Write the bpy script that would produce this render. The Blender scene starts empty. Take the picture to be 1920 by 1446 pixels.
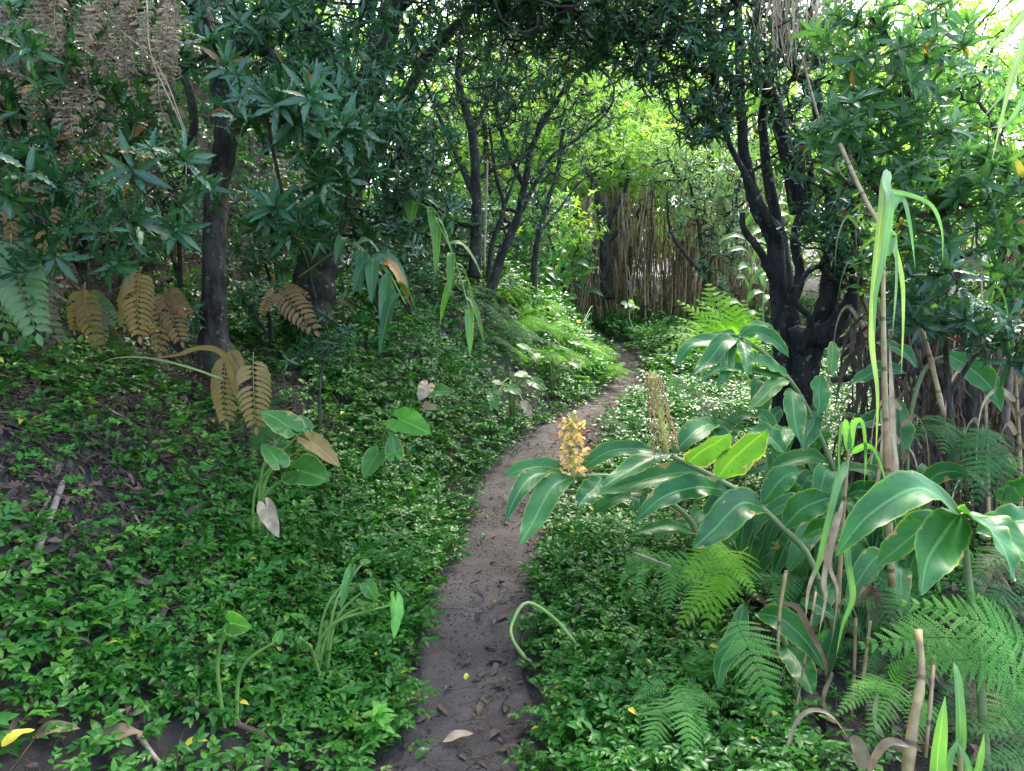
import bpy, math, random
import numpy as np
from mathutils import Vector, Matrix
random.seed(7); RN = np.random.default_rng(7)
sc = bpy.context.scene; COL = sc.collection
# ------------------------------------------------------------------ camera, sky, sun
F = 1360.0; PITCH = math.radians(8.5); CZ = 1.6
cam = bpy.data.cameras.new('camera'); co = bpy.data.objects.new('camera', cam); COL.objects.link(co)
co.location = (0, 0, CZ); co.rotation_euler = (math.radians(90) - PITCH, 0, 0)
cam.sensor_width = 36; cam.lens = 36 * F / 1920; cam.clip_end = 2000; cam.clip_start = 0.05
sc.camera = co
SUN_EL, SUN_AZ = math.radians(50), math.radians(24)      # azimuth clockwise from +Y
w = bpy.data.worlds.new('World'); sc.world = w; w.use_nodes = True
nt = w.node_tree; sky = nt.nodes.new('ShaderNodeTexSky'); sky.sky_type = 'NISHITA'; sky.sun_disc = False
sky.sun_elevation = SUN_EL; sky.sun_rotation = SUN_AZ; sky.air_density = 1.0; sky.dust_density = 2.5
nt.links.new(sky.outputs[0], nt.nodes['Background'].inputs[0]); nt.nodes['Background'].inputs[1].default_value = 0.15
sl = bpy.data.lights.new('sun', 'SUN'); sl.energy = 1.4; sl.angle = math.radians(12); sl.color = (1, .93, .8)
so = bpy.data.objects.new('sun', sl); COL.objects.link(so)
sd = Vector((math.sin(SUN_AZ) * math.cos(SUN_EL), math.cos(SUN_AZ) * math.cos(SUN_EL), math.sin(SUN_EL)))
so.rotation_euler = sd.to_track_quat('Z', 'Y').to_euler()
sc.view_settings.view_transform = 'Standard'; sc.view_settings.look = 'None'
sc.view_settings.exposure = 3.0; sc.view_settings.gamma = 1.0
try:
    sc.cycles.max_bounces = 7; sc.cycles.diffuse_bounces = 3; sc.cycles.glossy_bounces = 3; sc.cycles.transmission_bounces = 4
except Exception: pass
# ------------------------------------------------------------------ small maths
A = np.array
def at(u, v, d):
    f = A([0, math.cos(PITCH), -math.sin(PITCH)]); up = A([0, math.sin(PITCH), math.cos(PITCH)])
    return A([0, 0, CZ]) + d * (f + (u - 960) / F * A([1., 0, 0]) + (723 - v) / F * up)
def sst(a, b, x):
    t = np.clip((x - a) / (b - a), 0, 1); return t * t * (3 - 2 * t)
def nrm(v):
    v = np.asarray(v, float); return v / (np.linalg.norm(v, axis=-1, keepdims=True) + 1e-12)
_k = RN.normal(size=(5, 7, 2)); _p = RN.uniform(0, 6.28, (5, 7))
def noise(x, y, f, s=0):
    x = np.asarray(x, float); y = np.asarray(y, float); o = 0
    for j in range(7): o = o + np.sin(f * (_k[s, j, 0] * x + _k[s, j, 1] * y) + _p[s, j])
    return o / 3.7
def g0(y): return 0.09 * np.maximum(0, np.asarray(y, float) - 11) * (1 - .5 * sst(20, 40, np.asarray(y, float)))
# path edges in the photo -> world
tab = [(1446, 735, 1012), (1300, 775, 1000), (1200, 785, 975), (1100, 812, 1005), (1000, 850, 1040), (950, 872, 1062), (900, 900, 1085),
       (850, 950, 1118), (800, 1008, 1150), (760, 1085, 1185), (730, 1138, 1212), (700, 1150, 1215), (670, 1140, 1192), (645, 1122, 1160)]
PY, PL, PR = [], [], []
for v, l, r in tab:
    best = None
    for d in np.arange(1.5, 22, .01):
        p = at(0, v, d)
        if p[2] <= g0(p[1]): best = d; break
    p = at(l, v, best); q = at(r, v, best); PY.append(p[1]); PL.append(p[0]); PR.append(q[0])
PY = [-30, -2, 0.5] + PY + [17, 20, 30, 60]; PL = [-.75, -.75, -.62] + PL + [1.2, 0.4, -2, -6]; PR = [.0, .0, .05] + PR + [1.8, 1.1, -1.3, -5.2]
PY, PL, PR = map(A, (PY, PL, PR))
def pl(y): return np.interp(y, PY, PL)
def pr(y): return np.interp(y, PY, PR)
def hgt(x, y):
    x = np.asarray(x, float); y = np.asarray(y, float)
    s = np.maximum(0, pl(y) - x); r = np.maximum(0, x - pr(y))
    far = 1 - .75 * sst(17, 26, y)
    K = .74 + .5 * sst(4.6, 7.5, y); h = K * (np.minimum(s, 3.2) - .22 * (1 - np.exp(-s / .22))); h = 2.3 * np.tanh(h / 2.3)
    W = 1 - .8 * sst(6.5, 9.5, y)
    h = h + sst(2.0, 3.0, s) * 1.7 * W + .25 * np.maximum(0, np.minimum(s, 12) - 3.2)
    h = h * far + .06 * sst(0, .35, r) + .05 * np.minimum(r, 6) * 1.0 * sst(3, 6, r)
    m = sst(0, .5, s) + sst(0, .5, r)
    n = .05 * noise(x, y, 1.7, 0) + .025 * noise(x, y, 5.1, 1) + .008 * noise(x, y, 17, 2)
    dist = np.hypot(x, y)
    return g0(y) + h + n * (.15 + .85 * np.minimum(1, m)) + .0 * dist + sst(45, 120, dist) * 6
def G(u, v, d0=1.0, lift=0.):
    d = d0
    while d < 60:
        p = at(u, v, d)
        if p[2] <= hgt(p[0], p[1]) + lift: return p
        d += .01 + d * .002
    return at(u, v, 40)
# ------------------------------------------------------------------ mesh builder
class MB:
    def __init__(s): s.V = []; s.Q = []; s.A = []; s.n = 0
    def add(s, V, Q, At):
        V = np.asarray(V, float); s.V.append(V); s.Q.append(np.asarray(Q, int) + s.n); s.A.append(np.asarray(At, float)); s.n += len(V); return s
    def inst(s, tpl, M, T, rnd):
        V, Q, At = tpl; k = len(T)
        W = np.einsum('kij,nj->kni', M, V) + T[:, None, :]
        QQ = (Q[None] + (np.arange(k) * len(V))[:, None, None]).reshape(-1, 4)
        AA = np.repeat(At[None], k, 0).copy(); AA[:, :, 2] = (AA[:, :, 2] + np.asarray(rnd)[:, None]) % 1.0
        return s.add(W.reshape(-1, 3), QQ, AA.reshape(-1, 3))
    def cat(s): return np.concatenate(s.V), np.concatenate(s.Q), np.concatenate(s.A)
    def mesh(s, name, mat, loc=(0, 0, 0), smooth=True):
        V, Q, At = s.cat(); V = V - np.asarray(loc, float)
        me = bpy.data.meshes.new(name); me.vertices.add(len(V)); me.vertices.foreach_set('co', V.astype(np.float32).ravel())
        me.loops.add(len(Q) * 4); me.loops.foreach_set('vertex_index', Q.astype(np.int32).ravel())
        me.polygons.add(len(Q)); me.polygons.foreach_set('loop_start', (np.arange(len(Q)) * 4).astype(np.int32))
        if smooth: me.polygons.foreach_set('use_smooth', np.ones(len(Q), bool))
        at_ = me.attributes.new('lf', 'FLOAT_VECTOR', 'POINT'); at_.data.foreach_set('vector', At.astype(np.float32).ravel())
        me.update(calc_edges=True); me.materials.append(mat); return me
    def build(s, name, mat, parent=None, loc=None, smooth=True):
        if loc is None: loc = tuple(parent.location) if parent is not None else (0, 0, 0)
        me = s.mesh(name, mat, loc, smooth); o = bpy.data.objects.new(name, me); COL.objects.link(o)
        if parent is not None: o.parent = parent
        else: o.location = loc
        return o
def tag(o, label=None, cat=None, group=None, kind=None):
    if label: o['label'] = label
    if cat: o['category'] = cat
    if group: o['group'] = group
    if kind: o['kind'] = kind
    return o
def empty(name, loc, label, cat, group=None):
    o = bpy.data.objects.new(name, None); o.empty_display_size = .1; o.location = tuple(float(c) for c in loc); COL.objects.link(o)
    return tag(o, label, cat, group)
def copy_tree(o, parent=None):
    c = o.copy(); COL.objects.link(c); c.parent = parent
    for ch in list(o.children): copy_tree(ch, c)
    return c
def crom(P, n):
    P = np.asarray(P, float)
    if len(P) == 2: t = np.linspace(0, 1, n)[:, None]; return P[0] * (1 - t) + P[1] * t
    Q = np.vstack([2 * P[0] - P[1], P, 2 * P[-1] - P[-2]]); m = len(P) - 1
    t = np.linspace(0, m, n); i = np.minimum(t.astype(int), m - 1); f = (t - i)[:, None]
    p0, p1, p2, p3 = Q[i], Q[i + 1], Q[i + 2], Q[i + 3]
    return .5 * (2 * p1 + (p2 - p0) * f + (2 * p0 - 5 * p1 + 4 * p2 - p3) * f ** 2 + (3 * p1 - p0 - 3 * p2 + p3) * f ** 3)
def frames(P, up=None):
    T = nrm(np.gradient(P, axis=0)); n = len(P); N = np.zeros_like(P)
    u = A(up, dtype=float) if up is not None else A([0, 0, 1.]) if abs(T[0][2]) < .9 else A([1., 0, 0])
    for i in range(n):
        u = u - T[i] * np.dot(u, T[i]); u = u / (np.linalg.norm(u) + 1e-9); N[i] = u
    return T, N, np.cross(N, T)
def tube(mb, P, R, sides=6, rnd=0., n=None, wob=0.):
    P = np.asarray(P, float)
    if n: 
        R = np.interp(np.linspace(0, 1, n), np.linspace(0, 1, len(R)) if np.ndim(R) else [0, 1], R if np.ndim(R) else [R, R]); P = crom(P, n)
    R = np.broadcast_to(np.asarray(R, float), (len(P),)) if np.ndim(R) < 2 else R
    T, N, B = frames(P); a = np.linspace(0, 2 * math.pi, sides, endpoint=False)
    rr = R[:, None] * (1 + (wob * RN.normal(size=(len(P), sides)) if wob else 0))
    V = P[:, None, :] + rr[..., None] * (np.cos(a)[None, :, None] * N[:, None, :] + np.sin(a)[None, :, None] * B[:, None, :])
    m = len(P); i = np.arange(m - 1)[:, None]; j = np.arange(sides)[None]
    Q = np.stack([i * sides + j, i * sides + (j + 1) % sides, (i + 1) * sides + (j + 1) % sides, (i + 1) * sides + j], -1).reshape(-1, 4)
    L = np.concatenate([[0], np.cumsum(np.linalg.norm(np.diff(P, axis=0), axis=1))])
    At = np.zeros((m, sides, 3)); At[..., 0] = L[:, None]; At[..., 1] = a[None] / 6.283; At[..., 2] = rnd
    V = V.reshape(-1, 3); At = At.reshape(-1, 3)
    # end caps (fan of quads onto a centre pair)
    k = len(V); V = np.vstack([V, P[0], P[-1]]); At = np.vstack([At, [0, 0, rnd], [L[-1], 0, rnd]])
    cq = [[k, (j + 1) % sides, j, k] for j in range(0)]
    if sides % 2 == 0:
        e = (m - 1) * sides
        for j in range(0, sides, 2):
            cq.append([k, (j + 2) % sides, (j + 1) % sides, j]); cq.append([k + 1, e + j, e + (j + 1) % sides, e + (j + 2) % sides])
        Q = np.vstack([Q, cq])
    return mb.add(V, Q, At)
# ------------------------------------------------------------------ leaf shapes
def prof_lance(t): return np.clip(np.sin(math.pi * t ** .85) ** .9, .02, 1)
def prof_ovate(t): return np.clip(np.sin(math.pi * t ** .62) ** .8 * (1 - .15 * t), .03, 1)
def prof_ginger(t): return np.clip((np.sin(math.pi * t ** .82) ** .8) * (1 - .1 * t), .015, 1)
def prof_strap(t): return np.clip(np.minimum(1, t * 8 + .45) * (1 - t ** 2.6), .015, 1)
def ribbon(mb, P, up, width, prof=prof_lance, n=14, m=4, fold=.25, wave=0., wf=5., rnd=None, twist=0., tear=0.):
    """a blade along a spline: m strips across, folded on its midrib, wavy margin"""
    P = crom(P, n); T, N, B = frames(P, up)
    t = np.linspace(0, 1, n); 
    if twist:
        a = (twist * t)[:, None]; N, B = N * np.cos(a) + B * np.sin(a), B * np.cos(a) - N * np.sin(a)
    s = np.linspace(-1, 1, m + 1); wd = width / 2 * prof(t)
    if tear: wd = wd * (1 - tear * RN.random(n) * (t > .2))
    ph = RN.uniform(0, 6.28); 
    z = fold * np.abs(s)[None] ** 1.3 * wd[:, None] + wave * width * (np.abs(s)[None] ** 2) * np.sin(wf * 6.28 * t[:, None] + ph + s[None] * 1.2)
    V = P[:, None] + (wd[:, None] * s[None])[..., None] * B[:, None] + z[..., None] * N[:, None]
    i = np.arange(n - 1)[:, None]; j = np.arange(m)[None]; k = m + 1
    Q = np.stack([i * k + j, i * k + j + 1, (i + 1) * k + j + 1, (i + 1) * k + j], -1).reshape(-1, 4)
    At = np.zeros((n, k, 3)); At[..., 0] = t[:, None]; At[..., 1] = s[None]; At[..., 2] = RN.random() if rnd is None else rnd
    return mb.add(V.reshape(-1, 3), Q, At.reshape(-1, 3))
def tleaf(L=1., W=.25, droop=.15, prof=prof_lance, n=6, m=2, fold=.3, wave=0., wf=5, rnd=0., mb=None, base=(0, 0, 0), d=(1, 0, 0), up=(0, 0, 1), pet=.06):
    """one leaf from base towards d (local), arching by droop"""
    mb = mb or MB(); d = nrm(d); u = A(up, float); u = u - d * np.dot(u, d); u = nrm(u) if np.linalg.norm(u) > 1e-3 else nrm(np.cross(d, [1, .3, 0]))
    b = A(base, float); t = np.linspace(0, 1, 4)[:, None]
    P = b + d * L * t - u * droop * L * (t ** 2) + u * droop * L * .35 * t
    return ribbon(mb, P, u, W * L, prof, n, m, fold, wave, wf, rnd)
def whorl(k, L, W, n=6, m=2, spread=(45, 85), droop=.2, wave=0., fold=.3, prof=prof_lance, up=.0, lv=.3, st=.12):
    """leaves radiating round a twig end that points along +X"""
    mb = MB()
    for i in range(k):
        f = i / k; a = i * 2.39996 + RN.uniform(-.2, .2); sp = math.radians(spread[0] + (spread[1] - spread[0]) * (1 - f) + RN.uniform(-8, 8))
        d = A([math.cos(sp), math.sin(sp) * math.cos(a), math.sin(sp) * math.sin(a)]); u = A([1., 0, 0])
        ll = L * (1 - lv * f) * RN.uniform(.8, 1.1)
        tleaf(ll, W, droop * RN.uniform(.3, 1.6), prof, n, m, fold, wave, 5, (i * .137 + RN.uniform(0, .05)) % 1, mb, (-st * L * f, RN.normal() * .004, RN.normal() * .004), d, u + RN.normal(size=3) * .15)
    return mb.cat()
def rotM(X, up, scale):
    """k matrices with column X along X and Z near up"""
    X = nrm(X); Z = up - X * np.sum(up * X, -1, keepdims=True); Z = nrm(Z + 1e-6); Y = np.cross(Z, X)
    return np.stack([X, Y, Z], -1) * np.asarray(scale)[:, None, None]
# ------------------------------------------------------------------ materials
def M_new(name):
    m = bpy.data.materials.new(name); m.use_nodes = True; n = m.node_tree.nodes; n.clear()
    return m, n, m.node_tree.links
def nd(n, t, **k):
    x = n.new(t)
    for a, b in k.items():
        if a.startswith('i_'): x.inputs[int(a[2:])].default_value = b
        else: setattr(x, a, b)
    return x
def math_(n, l, op, a, b=None, c=None):
    x = n.new('ShaderNodeMath'); x.operation = op; x.use_clamp = False
    for i, q in enumerate((a, b, c)):
        if q is None: continue
        if isinstance(q, (int, float)): x.inputs[i].default_value = q
        else: l.new(q, x.inputs[i])
    return x.outputs[0]
def mixc(n, l, f, a, b, bt='MIX'):
    x = n.new('ShaderNodeMix'); x.data_type = 'RGBA'; x.blend_type = bt
    for i, q in ((0, f), (6, a), (7, b)):
        if isinstance(q, (int, float)): x.inputs[i].default_value = q
        elif isinstance(q, tuple): x.inputs[i].default_value = q if len(q) == 4 else q + (1,)
        else: l.new(q, x.inputs[i])
    return x.outputs[2]
def sstep(n, l, x, a, b):
    q = n.new('ShaderNodeMapRange'); q.interpolation_type = 'SMOOTHSTEP'; q.inputs[1].default_value = a; q.inputs[2].default_value = b
    l.new(x, q.inputs[0]); return q.outputs[0]
def leaf_mat(name, ca, cb, rib=None, rough=.38, trans=.3, tcol=None, old=.0, oldc=(.25, .13, .03), edge=None, veins=40, spots=0., coat=.0, bump=.15, vs=1.0, spec=.5):
    m, n, l = M_new(name); out = nd(n, 'ShaderNodeOutputMaterial'); at_ = nd(n, 'ShaderNodeAttribute', attribute_name='lf')
    sp = nd(n, 'ShaderNodeSeparateXYZ'); l.new(at_.outputs['Vector'], sp.inputs[0]); U, Vv, R = sp.outputs
    geo = nd(n, 'ShaderNodeNewGeometry'); ab = math_(n, l, 'ABSOLUTE', Vv)
    nz = nd(n, 'ShaderNodeTexNoise'); nz.inputs['Scale'].default_value = 9 * vs; nz.inputs['Detail'].default_value = 3; l.new(geo.outputs['Position'], nz.inputs['Vector'])
    c = mixc(n, l, R, ca, cb)
    c = mixc(n, l, sstep(n, l, nz.outputs[0], .35, .7), c, mixc(n, l, .5, c, tuple(x * 1.5 for x in cb)))
    # side veins
    ph = math_(n, l, 'SINE', math_(n, l, 'MULTIPLY', math_(n, l, 'SUBTRACT', U, math_(n, l, 'MULTIPLY', ab, .22)), float(veins) * 2))
    if rib:
        rm = sstep(n, l, ab, .10, .03); c = mixc(n, l, math_(n, l, 'MULTIPLY', rm, .75), c, rib)
        c = mixc(n, l, math_(n, l, 'MULTIPLY', sstep(n, l, ph, .75, 1.0), .07), c, rib)
    if edge: c = mixc(n, l, math_(n, l, 'MULTIPLY', sstep(n, l, ab, .86, .99), .8), c, edge)
    if spots:
        n2 = nd(n, 'ShaderNodeTexNoise'); n2.inputs['Scale'].default_value = 75; n2.inputs['Detail'].default_value = 1; l.new(geo.outputs['Position'], n2.inputs['Vector'])
        c = mixc(n, l, math_(n, l, 'MULTIPLY', sstep(n, l, n2.outputs[0], .68, .74), spots), c, (.03, .03, .01))
        n3 = nd(n, 'ShaderNodeTexNoise'); n3.inputs['Scale'].default_value = 14; n3.inputs['Detail'].default_value = 3; l.new(geo.outputs['Position'], n3.inputs['Vector'])
        w3 = math_(n, l, 'MULTIPLY', sstep(n, l, math_(n, l, 'ADD', n3.outputs[0], math_(n, l, 'MULTIPLY', ab, .22)), .81, .85), .8)
        c = mixc(n, l, w3, c, (.42, .26, .08))
    if old:
        om = sstep(n, l, R, 1 - old - .004, 1 - old); c = mixc(n, l, om, c, mixc(n, l, sstep(n, l, nz.outputs[0], .4, .6), oldc, tuple(min(1, x * 1.7) for x in oldc)))
    tc = mixc(n, l, 1.0, c, tcol or (2.2, 2.4, .9), 'MULTIPLY')
    b = nd(n, 'ShaderNodeBump'); b.inputs['Strength'].default_value = bump; b.inputs['Distance'].default_value = .004
    hh = math_(n, l, 'ADD', math_(n, l, 'MULTIPLY', ph, .25), math_(n, l, 'MULTIPLY', sstep(n, l, ab, .0, .12), 1.0)); l.new(hh, b.inputs['Height'])
    p = nd(n, 'ShaderNodeBsdfPrincipled'); l.new(c, p.inputs['Base Color']); l.new(b.outputs[0], p.inputs['Normal'])
    rr = math_(n, l, 'ADD', rough - .08, math_(n, l, 'MULTIPLY', nz.outputs[0], .22)); l.new(rr, p.inputs['Roughness'])
    p.inputs['Specular IOR Level'].default_value = spec; p.inputs['Coat Weight'].default_value = coat; p.inputs['Coat Roughness'].default_value = .25
    tr = nd(n, 'ShaderNodeBsdfTranslucent'); l.new(tc, tr.inputs[0])
    mx = nd(n, 'ShaderNodeMixShader'); mx.inputs[0].default_value = trans; l.new(p.outputs[0], mx.inputs[1]); l.new(tr.outputs[0], mx.inputs[2]); l.new(mx.outputs[0], out.inputs[0])
    return m
def bark_mat(name, c1, c2, moss=None, rough=.9, sc_=14., lich=0.):
    m, n, l = M_new(name); out = nd(n, 'ShaderNodeOutputMaterial'); geo = nd(n, 'ShaderNodeNewGeometry')
    mp = nd(n, 'ShaderNodeMapping'); mp.inputs['Scale'].default_value = (1, 1, .35); l.new(geo.outputs['Position'], mp.inputs[0])
    z = nd(n, 'ShaderNodeTexNoise'); z.inputs['Scale'].default_value = sc_; z.inputs['Detail'].default_value = 7; z.inputs['Roughness'].default_value = .65; l.new(mp.outputs[0], z.inputs['Vector'])
    z2 = nd(n, 'ShaderNodeTexNoise'); z2.inputs['Scale'].default_value = 60; z2.inputs['Detail'].default_value = 5; l.new(mp.outputs[0], z2.inputs['Vector'])
    c = mixc(n, l, sstep(n, l, z.outputs[0], .38, .64), c1, c2)
    if moss:
        z3 = nd(n, 'ShaderNodeTexNoise'); z3.inputs['Scale'].default_value = 4; z3.inputs['Detail'].default_value = 6; l.new(geo.outputs['Position'], z3.inputs['Vector'])
        c = mixc(n, l, math_(n, l, 'MULTIPLY', sstep(n, l, z3.outputs[0], .5, .66), .7), c, moss)
    if lich:
        z4 = nd(n, 'ShaderNodeTexNoise'); z4.inputs['Scale'].default_value = 22; z4.inputs['Detail'].default_value = 5; l.new(geo.outputs['Position'], z4.inputs['Vector'])
        c = mixc(n, l, math_(n, l, 'MULTIPLY', sstep(n, l, z4.outputs[0], .62, .68), lich), c, (.3, .34, .28))
    b = nd(n, 'ShaderNodeBump'); b.inputs['Strength'].default_value = 1.0; b.inputs['Distance'].default_value = .035
    l.new(math_(n, l, 'ADD', z.outputs[0], math_(n, l, 'MULTIPLY', z2.outputs[0], .5)), b.inputs['Height'])
    p = nd(n, 'ShaderNodeBsdfPrincipled'); p.inputs['Roughness'].default_value = rough; l.new(c, p.inputs['Base Color']); l.new(b.outputs[0], p.inputs['Normal']); l.new(p.outputs[0], out.inputs[0])
    return m
def soil_mat(name, cs, scs=(1.2, 9, 70), bump=.8, dist=.02):
    m, n, l = M_new(name); out = nd(n, 'ShaderNodeOutputMaterial'); geo = nd(n, 'ShaderNodeNewGeometry'); zs = []
    for s in scs:
        z = nd(n, 'ShaderNodeTexNoise'); z.inputs['Scale'].default_value = s; z.inputs['Detail'].default_value = 6; z.inputs['Roughness'].default_value = .62; l.new(geo.outputs['Position'], z.inputs['Vector']); zs.append(z.outputs[0])
    c = mixc(n, l, sstep(n, l, zs[0], .38, .62), cs[0], cs[1]); c = mixc(n, l, math_(n, l, 'MULTIPLY', sstep(n, l, zs[1], .45, .65), .75), c, cs[2])
    c = mixc(n, l, math_(n, l, 'MULTIPLY', sstep(n, l, zs[2], .55, .7), .6), c, cs[3])
    vo = nd(n, 'ShaderNodeTexVoronoi'); vo.inputs['Scale'].default_value = 55; l.new(geo.outputs['Position'], vo.inputs['Vector'])
    b = nd(n, 'ShaderNodeBump'); b.inputs['Strength'].default_value = bump; b.inputs['Distance'].default_value = dist
    l.new(math_(n, l, 'ADD', math_(n, l, 'ADD', zs[1], math_(n, l, 'MULTIPLY', zs[2], .6)), math_(n, l, 'MULTIPLY', vo.outputs[0], -.25)), b.inputs['Height'])
    p = nd(n, 'ShaderNodeBsdfPrincipled'); p.inputs['Roughness'].default_value = .92; l.new(c, p.inputs['Base Color']); l.new(b.outputs[0], p.inputs['Normal']); l.new(p.outputs[0], out.inputs[0])
    return m
def dry_mat(name, ca, cb, trans=.15, rough=.7, streak=True):
    m, n, l = M_new(name); out = nd(n, 'ShaderNodeOutputMaterial'); at_ = nd(n, 'ShaderNodeAttribute', attribute_name='lf')
    sp = nd(n, 'ShaderNodeSeparateXYZ'); l.new(at_.outputs['Vector'], sp.inputs[0]); U, Vv, R = sp.outputs
    geo = nd(n, 'ShaderNodeNewGeometry'); z = nd(n, 'ShaderNodeTexNoise'); z.inputs['Scale'].default_value = 25; z.inputs['Detail'].default_value = 5
    l.new(geo.outputs['Position'], z.inputs['Vector'])
    c = mixc(n, l, R, ca, cb); c = mixc(n, l, sstep(n, l, z.outputs[0], .4, .65), c, mixc(n, l, 1.0, c, (.68, .62, .6), 'MULTIPLY'))
    # joints every ~17 cm on canes
    if streak == 'cane':
        f = math_(n, l, 'FRACT', math_(n, l, 'DIVIDE', math_(n, l, 'ADD', U, R), .17)); j = sstep(n, l, math_(n, l, 'ABSOLUTE', math_(n, l, 'SUBTRACT', f, .5)), .06, .02)
        c = mixc(n, l, math_(n, l, 'MULTIPLY', j, .75), c, (.06, .035, .02))
    p = nd(n, 'ShaderNodeBsdfPrincipled'); p.inputs['Roughness'].default_value = rough; l.new(c, p.inputs['Base Color'])
    tr = nd(n, 'ShaderNodeBsdfTranslucent'); l.new(c, tr.inputs[0]); mx = nd(n, 'ShaderNodeMixShader'); mx.inputs[0].default_value = trans
    l.new(p.outputs[0], mx.inputs[1]); l.new(tr.outputs[0], mx.inputs[2]); l.new(mx.outputs[0], out.inputs[0]); return m
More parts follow.
